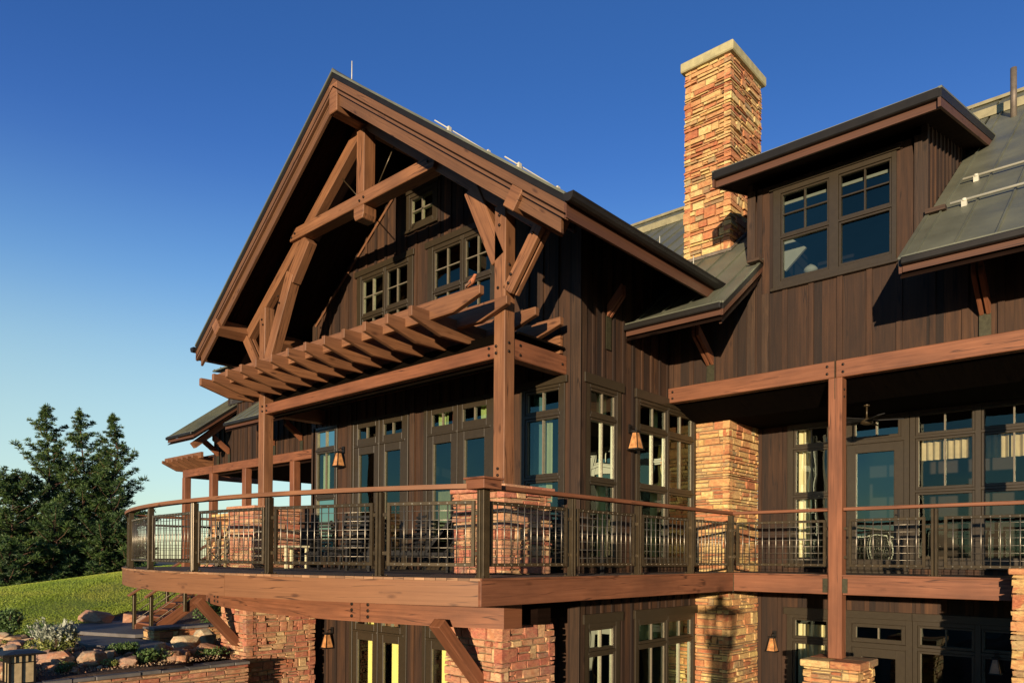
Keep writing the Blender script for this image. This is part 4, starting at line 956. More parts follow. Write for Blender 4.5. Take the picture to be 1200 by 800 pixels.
rpanel((-5.98, 12.51), (-4.21, 12.51)); rpanel((-4.06, 12.51), (-2.74, 12.51)); rpost(-2.72, 12.51); rpanel((-2.70, 12.51), (-.95, 12.51)); rpost(-.9, 12.51); rpanel((-.88, 12.51), (.9, 12.51)); rpost(.95, 12.51); rpanel((1.0, 12.51), (2.8, 12.51))
for y in (8.0, 10.0, 12.0): rpost(-16.25, y, PI/2)
rpanel((-16.25, 7.9), (-16.25, pts[-1][1])); rpanel((-16.25, 9.9), (-16.25, 8.1))
# hand rail
def curvedrail():
    global deck
    s = deck; deck = rail
    o = curved(DR-.03, -6.10, -16.3, .80, .855, .14, .7, 60, 'timber', 'handrail'); deck = s
    return o
curvedrail()
m = MB(); m.box(-6.05, -5.91, 6.28, 12.58, .80, .855, .4, 1); m.build('handrail', 'timber_red', rail, bevel=.008)
m = MB(); m.box(-6.05, -4.255, 12.44, 12.58, .80, .854, .5); m.build('handrail', 'timber_red', rail, bevel=.008)
m = MB(); m.box(-4.025, 3.0, 12.44, 12.58, .80, .854, .5); m.build('handrail', 'timber_red', rail, bevel=.008)
m = MB(); m.box(-16.32, -16.18, 6.2, 12.0, .80, .854, .5, 1); m.build('handrail', 'timber', rail, bevel=.008)
m = MB(); m.box(-6.13, -5.83, 5.97, 6.27, .79, .90, .5); m.build('corner_cap', 'timber_red', rail, bevel=.006)
m = MB(); m.box(-6.15, -5.81, 5.95, 6.29, .90, .925, .5); m.build('corner_cap', 'timber_red', rail, bevel=.004)
# ================================================================== STAIRS
st = thing('staircase', 'timber garden stairs with metal posts rising to the deck at its left end', 'stairs', (-19.9, 7.7, -1.9))
sx0, sx1, sy0, sy1, sz0, sz1 = -20.35, -19.35, 7.75, 10.3, -1.92, -.24
for x in (sx0, sx1):
    m = MB(); m.hexa([(x+(.03 if i & 2 else -.03), sy1 if i & 1 else sy0, (sz1 if i & 1 else sz0)+(.10 if i & 4 else -.22)) for i in range(8)], .4, 0); m.build('stringer', 'timber_red', st, bevel=.006)
for k in range(10):
    y = sy0+(sy1-sy0)*(k+.3)/10; z = sz0+(sz1-sz0)*(k+1)/10; m = MB(); m.box(sx0+.035, sx1-.035, y-.03, y+.27, z-.045, z, None, 0); m.build('tread', 'timber_red', st, bevel=.006)
for x in (sx0-.04, sx1+.04):
    for k in range(4):
        y = sy0+(sy1-sy0)*k/3; z = sz0+(sz1-sz0)*k/3; m = MB(); m.box(x-.04, x+.04, y-.04, y+.04, z-.1, z+.92); m.build('post', 'rail_metal', st, bevel=.004)
    m = MB(); m.beam((x, sy0-.15, sz0+.86), (x, sy1, sz1+.95), .13, .05); m.build('handrail', 'timber', st, bevel=.006)
    m = MB()
    for h in (.2, .4, .6): m.tube([(x, sy0, sz0+h), (x, sy1, sz1+h)], .012, 6)
    m.build('rail_bar', 'rail_metal', st)
m = MB(); m.box(-20.4, -16.4, 10.3, 12.2, -.30, -.242); m.box(-20.4, -16.4, 10.26, 10.3, -.56, -.25); m.build('landing', 'timber_red', st)
for x in (-20.2, -18.5): m = MB(); m.box(x, x+.2, 10.4, 10.6, -2.2, -.3); m.build('landing_post', 'timber_red', st)
# ================================================================== STONE PILLARS
pillar('stone_pillar', 'stone pedestal on the deck under the right gable post', -8.16, -7.13, 7.72, 8.75, -.24, 1.06, .10, 'ledgestone_red', hmin=.05, hmax=.15)
pillar('stone_pillar', 'stone pedestal on the deck under the left gable post', -15.2, -14.15, 7.72, 8.75, -.24, 1.06, .10, 'ledgestone_red', hmin=.05, hmax=.15)
pillar('stone_pillar', 'thick stone pillar under the deck beside the glazed double doors', -8.28, -7.14, 7.70, 8.86, -4, -.98, 0, 'ledgestone_red', hmin=.06, hmax=.17, lmin=.1, lmax=.4, proj=.03)
pillar('stone_pillar', 'wide reddish stone pillar under the left end of the deck', -15.45, -14.37, 7.70, 9.3, -4, -.98, 0, 'ledgestone_red', hmin=.07, hmax=.17, lmin=.09, lmax=.32, proj=.035)
pillar('stone_pillar', 'low stone pillar with flat cap under the tall porch post', -4.52, -3.70, 12.12, 12.94, -4, -1.6, .12)
pillar('stone_pillar', 'stone pillar cut by the right edge of the picture at deck height', -1.66, -.6, 12.02, 12.45, -4, -.10, .08)
# foundation and patio of the left wing
m = MB(); m.box(-26.4, -16.45, 12.3, 16.6, -.30, -.243); m.build('patio_floor', 'slate', lw)
m = MB(); stonework(m, -26.4, -16.45, 12.35, 16.6, -3.2, -.31, 'SW', .08, .16, .2, .7); m.build('foundation', 'ledgestone_red', lw)
pillar('stone_pillar', 'distant stone pedestal on the far patio under the left wing porch posts', -25.0, -23.5, 12.1, 13.2, -.24, 1.45, .10)
# ================================================================== WALL LANTERNS
def lantern(name, label, loc, rz, group='wall lanterns of the lodge', s=.86, glass=True):
    r = thing(name, label, 'wall lantern', loc, group, rz)      # faces local -Y, wall at local y=0
    m = MB(); tw, bw, h, yo = .05*s, .115*s, .34*s, -.15*s
    def ring(k, w, z): return [(sx*w, yo+sy*w, z) for sx, sy in ((-1, -1), (1, -1), (1, 1), (-1, 1))]
    T_, B_ = ring(0, tw, 0), ring(0, bw, -h)
    for a, b in zip(T_, B_): m.beam(a, b, .014*s, .014*s, (0, 1, 0))
    for i in range(4): m.beam(B_[i], B_[(i+1) % 4], .016*s, .016*s); m.beam(T_[i], T_[(i+1) % 4], .02*s, .02*s)
    m.box(-.135*s, .135*s, yo-.135*s, yo+.135*s, -h-.022*s, -h-.006*s)
    f = m.build('frame', 'dark_metal', r, loc=(0, 0, 0))
    g = MB()
    for i in range(4):
        j = (i+1) % 4; k = .92; g.quad(*[(a*k, yo+(b-yo)*k, z) for a, b, z in (B_[i], B_[j], T_[j], T_[i])], .5)
    g.build('shade', 'amber_glass', r, loc=(0, 0, 0), recalc=False)
    m = MB(); m.box(-tw*1.5, tw*1.5, yo-tw*1.5, yo+tw*1.5, .008*s, .035*s); m.tube([(0, yo, .03*s), (0, yo, .09*s), (0, yo*.6, .13*s), (0, -.01, .10*s)], .012*s, 8); m.box(-.05*s, .05*s, -.02*s, 0, 0, .18*s)
    m.build('wall_arm', 'dark_metal', r, loc=(0, 0, 0)); return r
l0 = lantern('wall_lantern', 'amber glass lantern on the right-hand side wall between two tall windows', (XS+.03, 11.10, 2.23), PI/2)
lantern('wall_lantern', 'amber glass lantern on deck wall left of the glazed double doors', (-13.80, YG-.03, 2.30), 0)
lantern('wall_lantern', 'amber glass lantern under the deck beside the reddish stone pillar', (-14.17, YG-.03, -1.74), 0)
lantern('wall_lantern', 'small amber glass lantern low on wall right of the stone chimney base', (-6.17, YB-.03, -1.60), 0, s=.78)
lantern('wall_lantern', 'dim lantern in deep shade near the lower right corner', (-2.30, YB-.06, -1.66), 0, s=.7)
# ================================================================== CEILING FAN
fan = thing('ceiling_fan', 'dark ceiling fan hanging in the shade of the upper porch', 'fan', (-4.05, 13.75, 2.45))
m = MB(); m.tube([(0, 0, .29), (0, 0, .0)], .015, 8); m.tube([(0, 0, .29), (0, 0, .25)], .05, 10); m.build('rod', 'rail_metal', fan, loc=(0, 0, 0))
m = MB(); m.tube([(0, 0, .04), (0, 0, .02), (0, 0, -.05), (0, 0, -.08)], [.03, .10, .10, .04], 14); m.build('motor', 'rail_metal', fan, loc=(0, 0, 0))
for k in range(5):
    a = k*2*PI/5+.35; d = Vector((math.cos(a), math.sin(a), 0)); m = MB(); m.beam(d*.09, d*.58, .13, .012, (.25*d.y, -.25*d.x, 1)); m.build('blade', 'black_slats', fan, loc=(0, 0, 0))
# things seen through the dormer window
m = MB(); c_ = Vector((-5.12, 12.85, 5.42)); P = [(-.02, 0, .32), (.34, 0, .0), (-.02, 0, -.32), (-.30, 0, 0)]
m.prism([(a, z) for a, _, z in P], lambda a, o, z: (c_.x+a, c_.y+o, c_.z+z), 0, .05, .5); o = m.build('hanging_panel', 'curtain_cream', None); tag(o, 'cream diamond shaped panel hanging inside the left dormer window', 'hanging panel')
m = MB(); c_ = (-4.70, 12.85, 5.0); n = 8
m.tube([(c_[0], c_[1], c_[2]-.10+.20*i/n) for i in range(n+1)], [.02+.098*math.sin(PI*(i)/n) for i in range(n+1)], 14); o = m.build('globe_lamp', 'curtain_cream', None); tag(o, 'small round white lamp globe inside the left dormer window', 'lamp')
# ================================================================== POST LANTERNS
def post_lantern(name, label, loc, capw, finial, base_h, group=None):
    r = thing(name, label, 'garden lantern', loc, group); k = capw/2
    m = MB(); bw = k*.56
    m.box(-bw-.02, bw+.02, -bw-.02, bw+.02, base_h-.05, base_h)
    for sx in (-1, 1):
        for sy in (-1, 1): q_ = .03 if finial else .014; m.box(sx*bw-q_, sx*bw+q_, sy*bw-q_, sy*bw+q_, base_h, base_h+.46)
    for s_ in (-1, 1):
        m.box(-bw, bw, s_*bw-.009, s_*bw+.009, base_h+.33, base_h+.345); m.box(s_*bw-.009, s_*bw+.009, -bw, bw, base_h+.33, base_h+.345)
        m.box(-bw, bw, s_*bw-.009, s_*bw+.009, base_h+.40, base_h+.41); m.box(-.008, .008, s_*bw-.009, s_*bw+.009, base_h, base_h+.46); m.box(s_*bw-.009, s_*bw+.009, -.008, .008, base_h, base_h+.46)
        m.box(-bw, bw, s_*bw-.012, s_*bw+.012, base_h+.44, base_h+.46); m.box(s_*bw-.012, s_*bw+.012, -bw, bw, base_h+.44, base_h+.46)
        for q in (-.5, .5): m.box(q*bw-.006, q*bw+.006, s_*bw-.008, s_*bw+.008, base_h+.34, base_h+.46); m.box(s_*bw-.008, s_*bw+.008, q*bw-.006, q*bw+.006, base_h+.34, base_h+.46)
    m.build('frame', 'dark_metal', r, loc=(0, 0, 0))
    if not finial:
        g = MB(); q = bw*.93
        for a, b in (((-q, -q), (q, -q)), ((q, -q), (q, q)), ((q, q), (-q, q)), ((-q, q), (-q, -q))): g.quad((*a, base_h+.01), (*b, base_h+.01), (*b, base_h+.45), (*a, base_h+.45), .5)
        g.build('shade', 'ivory_glass', r, loc=(0, 0, 0), recalc=False)
    c = MB(); c.box(-k, k, -k, k, base_h+(.40 if finial else .46), base_h+.49)
    if finial: c.tube([(0, 0, base_h+.49), (0, 0, base_h+.60), (0, 0, base_h+.62), (0, 0, base_h+.74), (0, 0, base_h+.78), (0, 0, base_h+.88)], [k*.8, k*.34, k*.2, k*.42, k*.12, .01], 12)
    else: c.hexa([((-1 if not i & 1 else 1)*k*(.96 if not i & 4 else .35), (-1 if not i & 2 else 1)*k*(.96 if not i & 4 else .35), base_h+(.49 if not i & 4 else .525)) for i in range(8)])
    c.build('cap', 'trim_metal', r, loc=(0, 0, 0), bevel=.004)
    if finial: p = MB(); p.box(-bw*1.05, bw*1.05, -bw*1.05, bw*1.05, base_h-.32, base_h-.05); p.box(-bw*.75, bw*.75, -bw*.75, bw*.75, 0, base_h-.32); p.build('pillar_base', 'dark_metal', r, loc=(0, 0, 0))
    return r
post_lantern('garden_lantern', 'square craftsman lantern with wide flat cap on the low garden wall', (-14.05, 3.56, -2.1), .62, False, .02)
post_lantern('garden_lantern', 'tall finial lantern whose shadow falls on the stone chimney base', (.98, -1.72, -1.62), .72, True, 1.46)
# ================================================================== GARDEN WALLS
def gwall(label, x0, x1, y0, y1, z0, z1, sides, mat):
    r = thing('retaining_wall', label, 'stone wall', ((x0+x1)/2, (y0+y1)/2, z0))
    m = MB(); stonework(m, x0, x1, y0, y1, z0, z1-.06, sides, .05, .12, .12, .45); m.build('stonework', mat, r)
    k = MB(); k.box(x0+.04, x1-.04, y0+.04, y1-.04, z0, z1-.062); k.build('core', 'mortar', r)
    c = MB(); y = y0-.03
    while y < y1:
        l = random.uniform(.35, .75); c.box(x0-.03+random.uniform(-.02, .02), x1+.04+random.uniform(-.02, .03), y, min(y+l, y1+.03)-.01, z1-.06+random.uniform(0, .006), z1+random.uniform(-.008, .012)); y += l
    c.build('coping', 'slate', r, bevel=.01); return r
gwall('long low stone retaining wall with slate coping in the lower left foreground', -14.22, -13.85, -1.5, 7.45, -4.0, -2.10, 'ES', 'ledgestone_red')
gwall('short low stone wall beside the slate path behind the garden rocks', -18.6, -18.0, 7.3, 9.6, -2.3, -1.72, 'ES', 'ledgestone')
# ================================================================== ROCKS
from mathutils import noise as mnoise
def rock_mesh(sx, sy, sz, seed):
    rr = random.Random(seed); bm = bmesh.new()
    pts = []
    for _ in range(34):
        v = Vector((rr.gauss(0, 1), rr.gauss(0, 1), rr.gauss(0, 1))).normalized(); k = rr.uniform(.82, 1.0)
        v = Vector((max(-.82, min(.82, v.x))*sx, max(-.85, min(.85, v.y))*sy, max(-.7, min(.72, v.z))*sz))*k; pts.append(bm.verts.new(v))
    bmesh.ops.convex_hull(bm, input=pts); bmesh.ops.delete(bm, geom=[v for v in bm.verts if not v.link_faces], context='VERTS')
    bmesh.ops.triangulate(bm, faces=bm.faces); bmesh.ops.subdivide_edges(bm, edges=bm.edges, cuts=2, use_grid_fill=True)
    for v in bm.verts:
        n = mnoise.noise(v.co*3.1/max(sx, .12)*.3+Vector((seed, 0, 0))); v.co += v.co.normalized()*n*.10*min(sx, sz)
    cl = bm.loops.layers.float_color.new('tone'); t_ = rr.random()
    for f in bm.faces:
        for l in f.loops: l[cl] = (t_, t_, t_, 1)
    me = bpy.data.meshes.new('boulder'); bm.to_mesh(me); bm.free(); me.materials.append(MT['boulder']); return me
def rock(label, x, y, sx, sy, sz, seed, rz=0, group=None, sink=.25, z=None):
    me = rock_mesh(sx, sy, sz, seed); o = bpy.data.objects.new('boulder', me); C.objects.link(o); z = gz(x, y) if z is None else z
    o.location = (x, y, z+sz*(.72-sink)); o.rotation_euler = (random.uniform(-.2, .2), random.uniform(-.2, .2), rz); return tag(o, label, 'rock', group)
rock('large tan boulder in the rock garden left of the small stones', -15.3, 5.05, .30, .25, .24, 11, .4)
rock('largest pale boulder in the rock bed near the reddish pillar', -16.0, 7.15, .38, .30, .32, 12, .7)
rock('pale angular rock standing against the big pale boulder', -16.7, 7.9, .36, .30, .34, 16, .2)
rock('small upright cream stone between the green plants in the rock garden', -15.6, 6.45, .17, .15, .24, 13, .2)
rock('pinkish flat boulder beside the large tan boulder', -14.75, 5.45, .25, .2, .14, 14, 1.2)
rock('flat tan slab rock on the lawn edge behind the path', -23.1, 7.75, .6, .4, .30, 15, .6)
rock('grey rock beside the flat tan slab at the lawn edge', -22.6, 8.5, .40, .32, .24, 17, .1)
rock('reddish block of rock touching the stair post foot', -21.4, 8.4, .26, .24, .34, 18, .5)
rock('dark tilted slab rock below the silver shrub', -15.9, 4.55, .46, .20, .20, 19, .8)
rock('tiny white stone right of the silver shrub', -15.55, 5.0, .12, .10, .17, 20, .3)
rock('flat grey-green boulder right of the largest pale boulder', -15.3, 7.35, .40, .26, .16, 22, .4)
rs = random.Random(21); k = 0
while k < 170:
    x, y = rs.uniform(-21.2, -14.4), rs.uniform(3.2, 7.6)
    if 5.7 < y and x < -16.2: continue
    if x < -17.5 and y > 5.6: continue
    if y > 6.9 and x > -14.9: continue
    s_ = rs.choice([.04, .05, .06, .08, .10, .13, .17, .21]); rock('small brown or reddish garden rock lying among the shrubs', x, y, s_*rs.uniform(.9, 1.5), s_, s_*rs.uniform(.5, .9), 100+k, rs.uniform(0, 3), 'small rocks scattered over the rock garden', .2); k += 1
rg = np.random.default_rng(8); n = 16000
x = rg.uniform(-21.5, -14.25, n); y = rg.uniform(2.6, 9.3, n); z = np.array([gz(a, b) for a, b in zip(x, y)])+.01
a = rg.uniform(0, 6.28, n); w_ = rg.uniform(.012, .035, n); V = np.zeros((n, 3, 3)); V[:, 0] = np.stack([x, y, z], 1)
V[:, 1] = np.stack([x+np.cos(a)*w_, y+np.sin(a)*w_, z+rg.uniform(0, .03, n)], 1); V[:, 2] = np.stack([x-np.sin(a)*w_*.7, y+np.cos(a)*w_*.7, z+rg.uniform(.01, .04, n)], 1)
o = tricloud('leaf_litter', 'boulder', V, rg.random(n)); o['kind'] = 'stuff'
# ================================================================== PLANTS
def leafcloud(n, c, rad, size, rg, shell=.5, tone0=.5, tv=.2, elong=1.0, upb=0):
    d = rg.normal(size=(n, 3)); d /= np.linalg.norm(d, axis=1)[:, None]; r = shell+(1-shell)*rg.random(n)**.5
    P = np.array(c)+d*r[:, None]*np.array(rad)
    a = rg.normal(size=(n, 3)); a[:, 2] += upb; a /= np.linalg.norm(a, axis=1)[:, None]; b = np.cross(a, rg.normal(size=(n, 3))); b /= np.linalg.norm(b, axis=1)[:, None]+1e-9
    s = size*rg.uniform(.6, 1.3, n)[:, None]
    V = np.stack([P-b*s*.35, P+b*s*.35, P+a*s*elong], 1); return V, tone0+rg.normal(0, tv, n)
def shrub(label, x, y, w, h, mat, seed, n=2200, size=.05, spikes=0, z=None, group=None, mat2=None):
    z = gz(x, y) if z is None else z; r = thing('shrub', label, 'shrub', (x, y, z), group); rg_ = np.random.default_rng(seed); rr = random.Random(seed)
    Vs, Ts = [], []
    for k in range(9):
        a = rr.uniform(0, 2*PI); q = rr.uniform(0, .6)*w/2; s_ = rr.uniform(.45, .8)
        V, T = leafcloud(n//9, (q*math.cos(a), q*math.sin(a), h*rr.uniform(.35, .62)), (w*.30*s_*1.2, w*.30*s_*1.2, h*.42*s_), size, rg_, .35, rr.uniform(.3, .7)); Vs.append(V); Ts.append(T)
    tricloud('foliage', mat, np.concatenate(Vs), np.concatenate(Ts), r)
    m = MB()
    for k in range(7): a = rr.uniform(0, 2*PI); m.tube([(0, 0, -.05), (w*.3*math.cos(a), w*.3*math.sin(a), h*.7)], [.012, .004], 5)
    m.build('stem', 'bark', r, loc=(0, 0, 0))
    if spikes:
        Vs, Ts = [], []
        for k in range(spikes):
            a = rr.uniform(0, 2*PI); t_ = rr.uniform(.25, .75); d = np.array([math.cos(a)*t_, math.sin(a)*t_, 1.0]); d /= np.linalg.norm(d); L_ = h*rr.uniform(.85, 1.35)
            n_ = 60; s = rg_.uniform(.35, 1, n_); P = d[None]*L_*s[:, None]+rg_.normal(0, .018, (n_, 3)); b = rg_.normal(size=(n_, 3))*.016; c2 = d[None]*.05+rg_.normal(size=(n_, 3))*.015
            Vs.append(np.stack([P-b, P+b, P+c2], 1)); Ts.append(.5+rg_.normal(0, .25, n_))
        tricloud('flower_spikes', mat2 or 'leaves_silver', np.concatenate(Vs), np.concatenate(Ts), r)
    return r
shrub('silvery shrub with pale flower spikes over yellow-green leaves beside the garden lantern', -16.75, 4.85, 1.15, .62, 'leaves_yellow', 31, 3000, .055, 60)
shrub('round green shrub at the lawn edge on the far left', -21.6, 5.2, 1.5, .85, 'leaves', 32, 3600, .06, 0)
shrub('dark green low shrub just behind the silvery shrub', -20.6, 5.75, 1.2, .5, 'leaves', 33, 1800, .06)
shrub('low leafy green plant in front of the slate path', -14.75, 5.95, .8, .32, 'leaves', 34, 2200, .045)
shrub('leafy green plant in the bed in front of the lower slate step', -16.4, 6.0, .7, .3, 'leaves', 41, 1500, .045)
shrub('small green plant between the small stones and the wall', -14.7, 5.2, .45, .18, 'leaves_yellow', 35, 700, .035)
shrub('leafy green shrub behind the stair stringer under the deck', -21.6, 10.4, 1.5, .9, 'leaves', 36, 2400, .06)
shrub('short green plant against the low stone wall under the deck', -19.0, 9.2, .9, .5, 'leaves', 37, 1600, .05)
shrub('thin strip of low green plants at the foot of the reddish pillar', -14.9, 7.2, .9, .2, 'leaves', 38, 900, .04)
shrub('tiny pale green plant on the far lawn crest', -39.5, 12.6, .5, .6, 'leaves', 39, 500, .08)
rs = random.Random(77)
for k in range(26):
    x, y = rs.uniform(-20.8, -14.6), rs.uniform(3.4, 7.4)
    if (x < -16.2 and y > 5.7): continue
    shrub('low ground plant growing between the garden rocks', x, y, rs.uniform(.25, .55), rs.uniform(.10, .22), rs.choice(['leaves', 'leaves', 'leaves_yellow']), 200+k, 420, .032, group='low ground plants in the rock garden')
# ---- pines
def pine(label, x, y, base, top, rad, seed, dens=1.0, low=.12):
    r = thing('pine_tree', label, 'pine tree', (x, y, base), 'pine trees beyond the lawn'); rr = random.Random(seed); rg_ = np.random.default_rng(seed); H_ = top-base
    bend = [(rr.uniform(-.15, .15), rr.uniform(-.15, .15)) for _ in range(7)]
    path = [(bend[i][0]*i*.4, bend[i][1]*i*.4, H_*i/6*(1 if i < 6 else .985)) for i in range(7)]
    m = MB(); m.tube(path, [.18, .15, .12, .095, .065, .035, .01], 9, .2); m.build('trunk', 'bark', r, loc=(0, 0, 0))
    def tp(q):
        f = q*6; i = min(5, int(f)); f -= i; return Vector(path[i]).lerp(Vector(path[i+1]), f)
    Vs, Ts = [], []; B = MB(); nb = int(84*dens)
    for k in range(nb):
        q = low+(1-low)*(k+rr.random())/nb; P0 = tp(min(.995, q)); a = k*2.4+rr.uniform(-.6, .6)
        prof = min(1, (1-q)*2.6+.0)**.72*(1 if q > low+.08 else .8); L_ = rad*prof*rr.uniform(.3, 1.12)+.08
        el = rr.uniform(-.05, .45)+.45*q; d = Vector((math.cos(a), math.sin(a), el)).normalized()
        P1 = P0+d*L_*.6; P2 = P0+d*L_+Vector((0, 0, .15*L_)); B.tube([P0, P1, P2], [.045*(1.1-q)+.008, .028*(1.1-q)+.005, .005], 5, rr.random())
        nc = max(3, int(L_*6))
        bt = rr.uniform(-.16, .16)
        for c in range(nc):
            f = .22+.84*(c+rr.random()*.7)/nc; side = Vector((-d.y, d.x, 0))*rr.uniform(-.5, .5)*L_*.55*(1.15-f)
            pc = P0.lerp(P2, min(1.04, f))+side+Vector((0, 0, rr.uniform(-.04, .14))); cr = rr.uniform(.20, .40)*(1.05-.5*q)
            n_ = 58; dd = rg_.normal(size=(n_, 3)); dd[:, 2] = np.abs(dd[:, 2])*.9-.25; dd /= np.linalg.norm(dd, axis=1)[:, None]
            o_ = np.array(pc)+dd*cr*rg_.uniform(.05, .75, n_)[:, None]; w = rg_.normal(size=(n_, 3)); w /= np.linalg.norm(w, axis=1)[:, None]
            ln = cr*rg_.uniform(.45, .85, n_)[:, None]
            Vs.append(np.stack([o_-w*.032, o_+w*.032, o_+dd*ln+w*.008], 1)); Ts.append(.42+bt+rr.uniform(-.14, .14)+rg_.normal(0, .15, n_))
    for zz in np.linspace(.93, 1.0, 8):
        n_ = 40; dd = rg_.normal(size=(n_, 3)); dd[:, 2] = np.abs(dd[:, 2])+.3; dd /= np.linalg.norm(dd, axis=1)[:, None]; o_ = np.array(tp(.995))*[1, 1, 0]+np.array([0, 0, H_*zz])
        w = rg_.normal(size=(n_, 3))*.012; Vs.append(np.stack([o_-w, o_+w, o_+dd*rg_.uniform(.08, .24, n_)[:, None]], 1)); Ts.append(.5+rg_.normal(0, .15, n_))
    B.build('limb', 'bark', r, loc=(0, 0, 0)); tricloud('crown', 'pine_needles', np.concatenate(Vs), np.concatenate(Ts), r); return r
pine('tallest pine with a narrow spire, leftmost of the tall three', -47.5, 13.2, -4.6, 8.4, 2.7, 51, 1.15)
pine('middle pine of the tall three, slim with a ragged top', -46.6, 14.9, -4.4, 8.3, 2.1, 52, 1.0)
pine('right-hand pine of the tall three, nearest to the lodge', -45.2, 15.95, -4.4, 8.0, 2.1, 53, 1.15)
pine('short bushy pine at the left edge of the picture', -46.5, 11.2, -5.2, 4.3, 2.9, 54, 1.0, .03)
pine('low dense pine in front of the tall three', -44.0, 12.6, -4.8, 2.6, 2.6, 55, .9, .03)
pine('low broad pine between the tall trees and the deck', -43.5, 14.9, -4.6, 2.2, 2.4, 56, .9, .03)
pine('small pine behind the end of the deck railing', -43.0, 16.1, -4.2, 1.4, 1.5, 57, .8, .03)
pine('half-hidden pine behind the short bushy one at the left', -50.5, 11.6, -6.0, 5.0, 2.8, 58, .9)
pine('lowest pine spreading over the dark slope at the left edge', -42.5, 10.2, -5.2, .6, 2.6, 59, .8, .02)
pine('slim pine filling the gap between the two right-hand tall pines', -48.3, 16.6, -4.6, 6.4, 2.2, 60, 1.0)
pine('pine standing behind the leftmost tall pine', -50.0, 14.4, -5.0, 6.2, 2.6, 61, 1.0)
# ================================================================== PATIO FURNITURE
def slat_chair(label, loc, rz, recl=.25, group='dark slatted chairs on the deck'):
    r = thing('deck_chair', label, 'chair', loc, group, rz)
    m = MB()
    for k in range(6): m.box(-.28, .28, -.30+k*.1, -.22+k*.1, .36+k*-.012, .38+k*-.012)
    m.build('seat', 'black_slats', r, loc=(0, 0, 0)); m = MB()
    for k in range(8):
        z = .42+k*.078; y = .30+(z-.42)*recl; m.box(-.28, .28, y, y+.018, z, z+.045)
    m.build('backrest', 'black_slats', r, loc=(0, 0, 0))
    for sx in (-1, 1):
        m = MB(); m.box(sx*.30-.03, sx*.30+.03, -.34, .42, .58, .605); m.build('armrest', 'black_slats', r, loc=(0, 0, 0))
        m = MB(); m.box(sx*.30-.02, sx*.30+.02, -.32, -.27, 0, .58); m.build('leg', 'black_slats', r, loc=(0, 0, 0))
        m = MB(); m.beam((sx*.30, .34, 0), (sx*.30, .36+.72*recl, 1.08), .04, .05, (0, 1, 0)); m.build('leg', 'black_slats', r, loc=(0, 0, 0))
    return r
def chaise(label, loc, rz, group='dark slatted chaise longues on the deck'):
    r = thing('chaise_longue', label, 'lounger', loc, group, rz); m = MB()
    for k in range(12): m.box(-.30, .30, -.95+k*.1, -.88+k*.1, .32, .345)
    m.build('seat', 'black_slats', r, loc=(0, 0, 0)); m = MB()
    for k in range(8):
        t_ = k/8; y, z = .25+t_*.55, .36+t_*.62; m.hexa([((-.30 if not i & 1 else .30), y+(.05 if i & 2 else 0), z+(.056 if i & 2 else 0)+(.02 if i & 4 else 0)) for i in range(8)])
    for sx in (-1, 1): m.beam((sx*.31, .22, .33), (sx*.31, .82, 1.0), .03, .05)
    m.build('backrest', 'black_slats', r, loc=(0, 0, 0))
    for sx in (-1, 1):
        m = MB(); m.box(sx*.31-.02, sx*.31+.02, -.98, .75, .27, .32); m.build('side_rail', 'black_slats', r, loc=(0, 0, 0))
        for y in (-.9, .6): m = MB(); m.box(sx*.31-.022, sx*.31+.022, y, y+.05, 0, .27); m.build('leg', 'black_slats', r, loc=(0, 0, 0))
    m = MB(); m.beam((-.30, .62, .30), (-.30, .70, .82), .02, .02); m.beam((.30, .62, .30), (.30, .70, .82), .02, .02); m.build('back_prop', 'black_slats', r, loc=(0, 0, 0)); return r
chaise('dark slatted chaise with raised back beside the right gable pedestal', (-9.35, 8.15, ZD), -1.25)
chaise('dark slatted chaise in front of the middle of the deck doors', (-12.2, 8.7, ZD), -1.45)
slat_chair('dark slatted chair facing the lawn near the left double doors', (-11.3, 7.9, ZD), .35)
slat_chair('upright dark slatted chair left of the middle doors', (-10.6, 8.7, ZD), -.4, .12)
slat_chair('dark slatted chair right of the corner pedestal by the side window', (-6.95, 9.15, ZD), 1.4, .15)
slat_chair('dark slatted chair by the gable wall left of the narrow window', (-14.2, 9.1, ZD), .2, .2)
tb = thing('side_table', 'small cream side table near the left gable pedestal', 'side table', (-13.45, 8.1, ZD))
m = MB(); m.box(-.33, .33, -.28, .28, .42, .46); m.build('table_top', 'cream_paint', tb, loc=(0, 0, 0), bevel=.006); m = MB(); m.box(-.28, .28, -.23, .23, .10, .125); m.build('shelf', 'cream_paint', tb, loc=(0, 0, 0))
for sx in (-1, 1):
    for sy in (-1, 1): m = MB(); m.box(sx*.28-.025, sx*.28+.025, sy*.23-.025, sy*.23+.025, 0, .42); m.build('leg', 'cream_paint', tb, loc=(0, 0, 0))
tw = thing('twig_chair', 'rustic pale twig armchair left of the stone pedestal', 'chair', (-15.75, 7.9, ZD), None, .3)
m = MB(); m.box(-.28, .28, -.25, .25, .40, .44); m.build('seat', 'twig', tw, loc=(0, 0, 0))
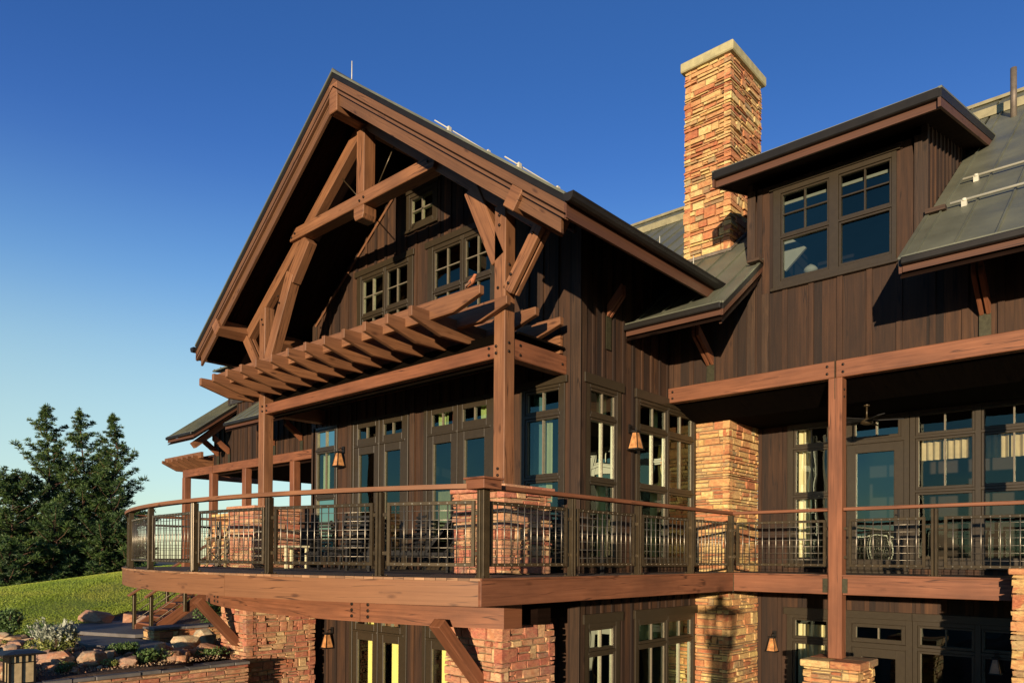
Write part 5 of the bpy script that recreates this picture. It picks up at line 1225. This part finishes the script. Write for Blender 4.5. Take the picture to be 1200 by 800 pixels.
m = MB(); m.tube([(-.28, .25, .4), (-.24, .3, .9), (0, .32, 1.08), (.24, .3, .9), (.28, .25, .4)], .022, 7); m.tube([(-.26, .26, .45), (.24, .3, .88)], .014, 6); m.tube([(.26, .26, .45), (-.24, .3, .88)], .014, 6); m.tube([(0, .27, .42), (0, .32, 1.06)], .014, 6); m.build('backrest', 'twig', tw, loc=(0, 0, 0))
for sx in (-1, 1):
    for sy in (-1, 1): m = MB(); m.tube([(sx*.28, sy*.25, 0), (sx*.27, sy*.25, .62 if sy < 0 else .42)], .025, 7); m.build('leg', 'twig', tw, loc=(0, 0, 0))
    m = MB(); m.tube([(sx*.28, -.3, .62), (sx*.28, .27, .66)], .024, 7); m.build('armrest', 'twig', tw, loc=(0, 0, 0))
m = MB(); m.tube([(-.28, -.25, .05), (.28, -.25, .36)], .014, 6); m.tube([(.28, -.25, .05), (-.28, -.25, .36)], .014, 6); m.build('cross_brace', 'twig', tw, loc=(0, 0, 0))
# ================================================================== BIRD
bl = Vector((-7.60, 7.50, 3.90))
m = MB(); pth = [(-.13, 0, .005), (-.09, 0, .02), (-.05, 0, .045), (-.015, 0, .065), (.02, 0, .085), (.042, 0, .112), (.055, 0, .135), (.068, 0, .150), (.082, 0, .152), (.10, 0, .148)]
m.tube([(a, b, c+.03) for a, b, c in pth], [.010, .014, .034, .042, .040, .028, .024, .024, .012, .002], 10, .5)
bd = m.build('robin', 'feathers', None, loc=bl); tag(bd, 'small rust breasted bird perched on the end of the front pergola beam', 'bird')
for sy in (-1, 1): m = MB(); m.tube([(-.0, sy*.012, .07), (.004, sy*.014, .0)], .003, 5); m.build('leg', 'dark_metal', bd, loc=(0, 0, 0))
m = MB(); m.hexa([((.02 if i & 1 else -.10), (.040 if i & 2 else .030), (.035 if not i & 1 else .075)+(.035 if i & 4 else 0)) for i in range(8)]); m.hexa([((.02 if i & 1 else -.10), (-.040 if i & 2 else -.030), (.035 if not i & 1 else .075)+(.035 if i & 4 else 0)) for i in range(8)]); m.build('wing', 'bark', bd, loc=(0, 0, 0))
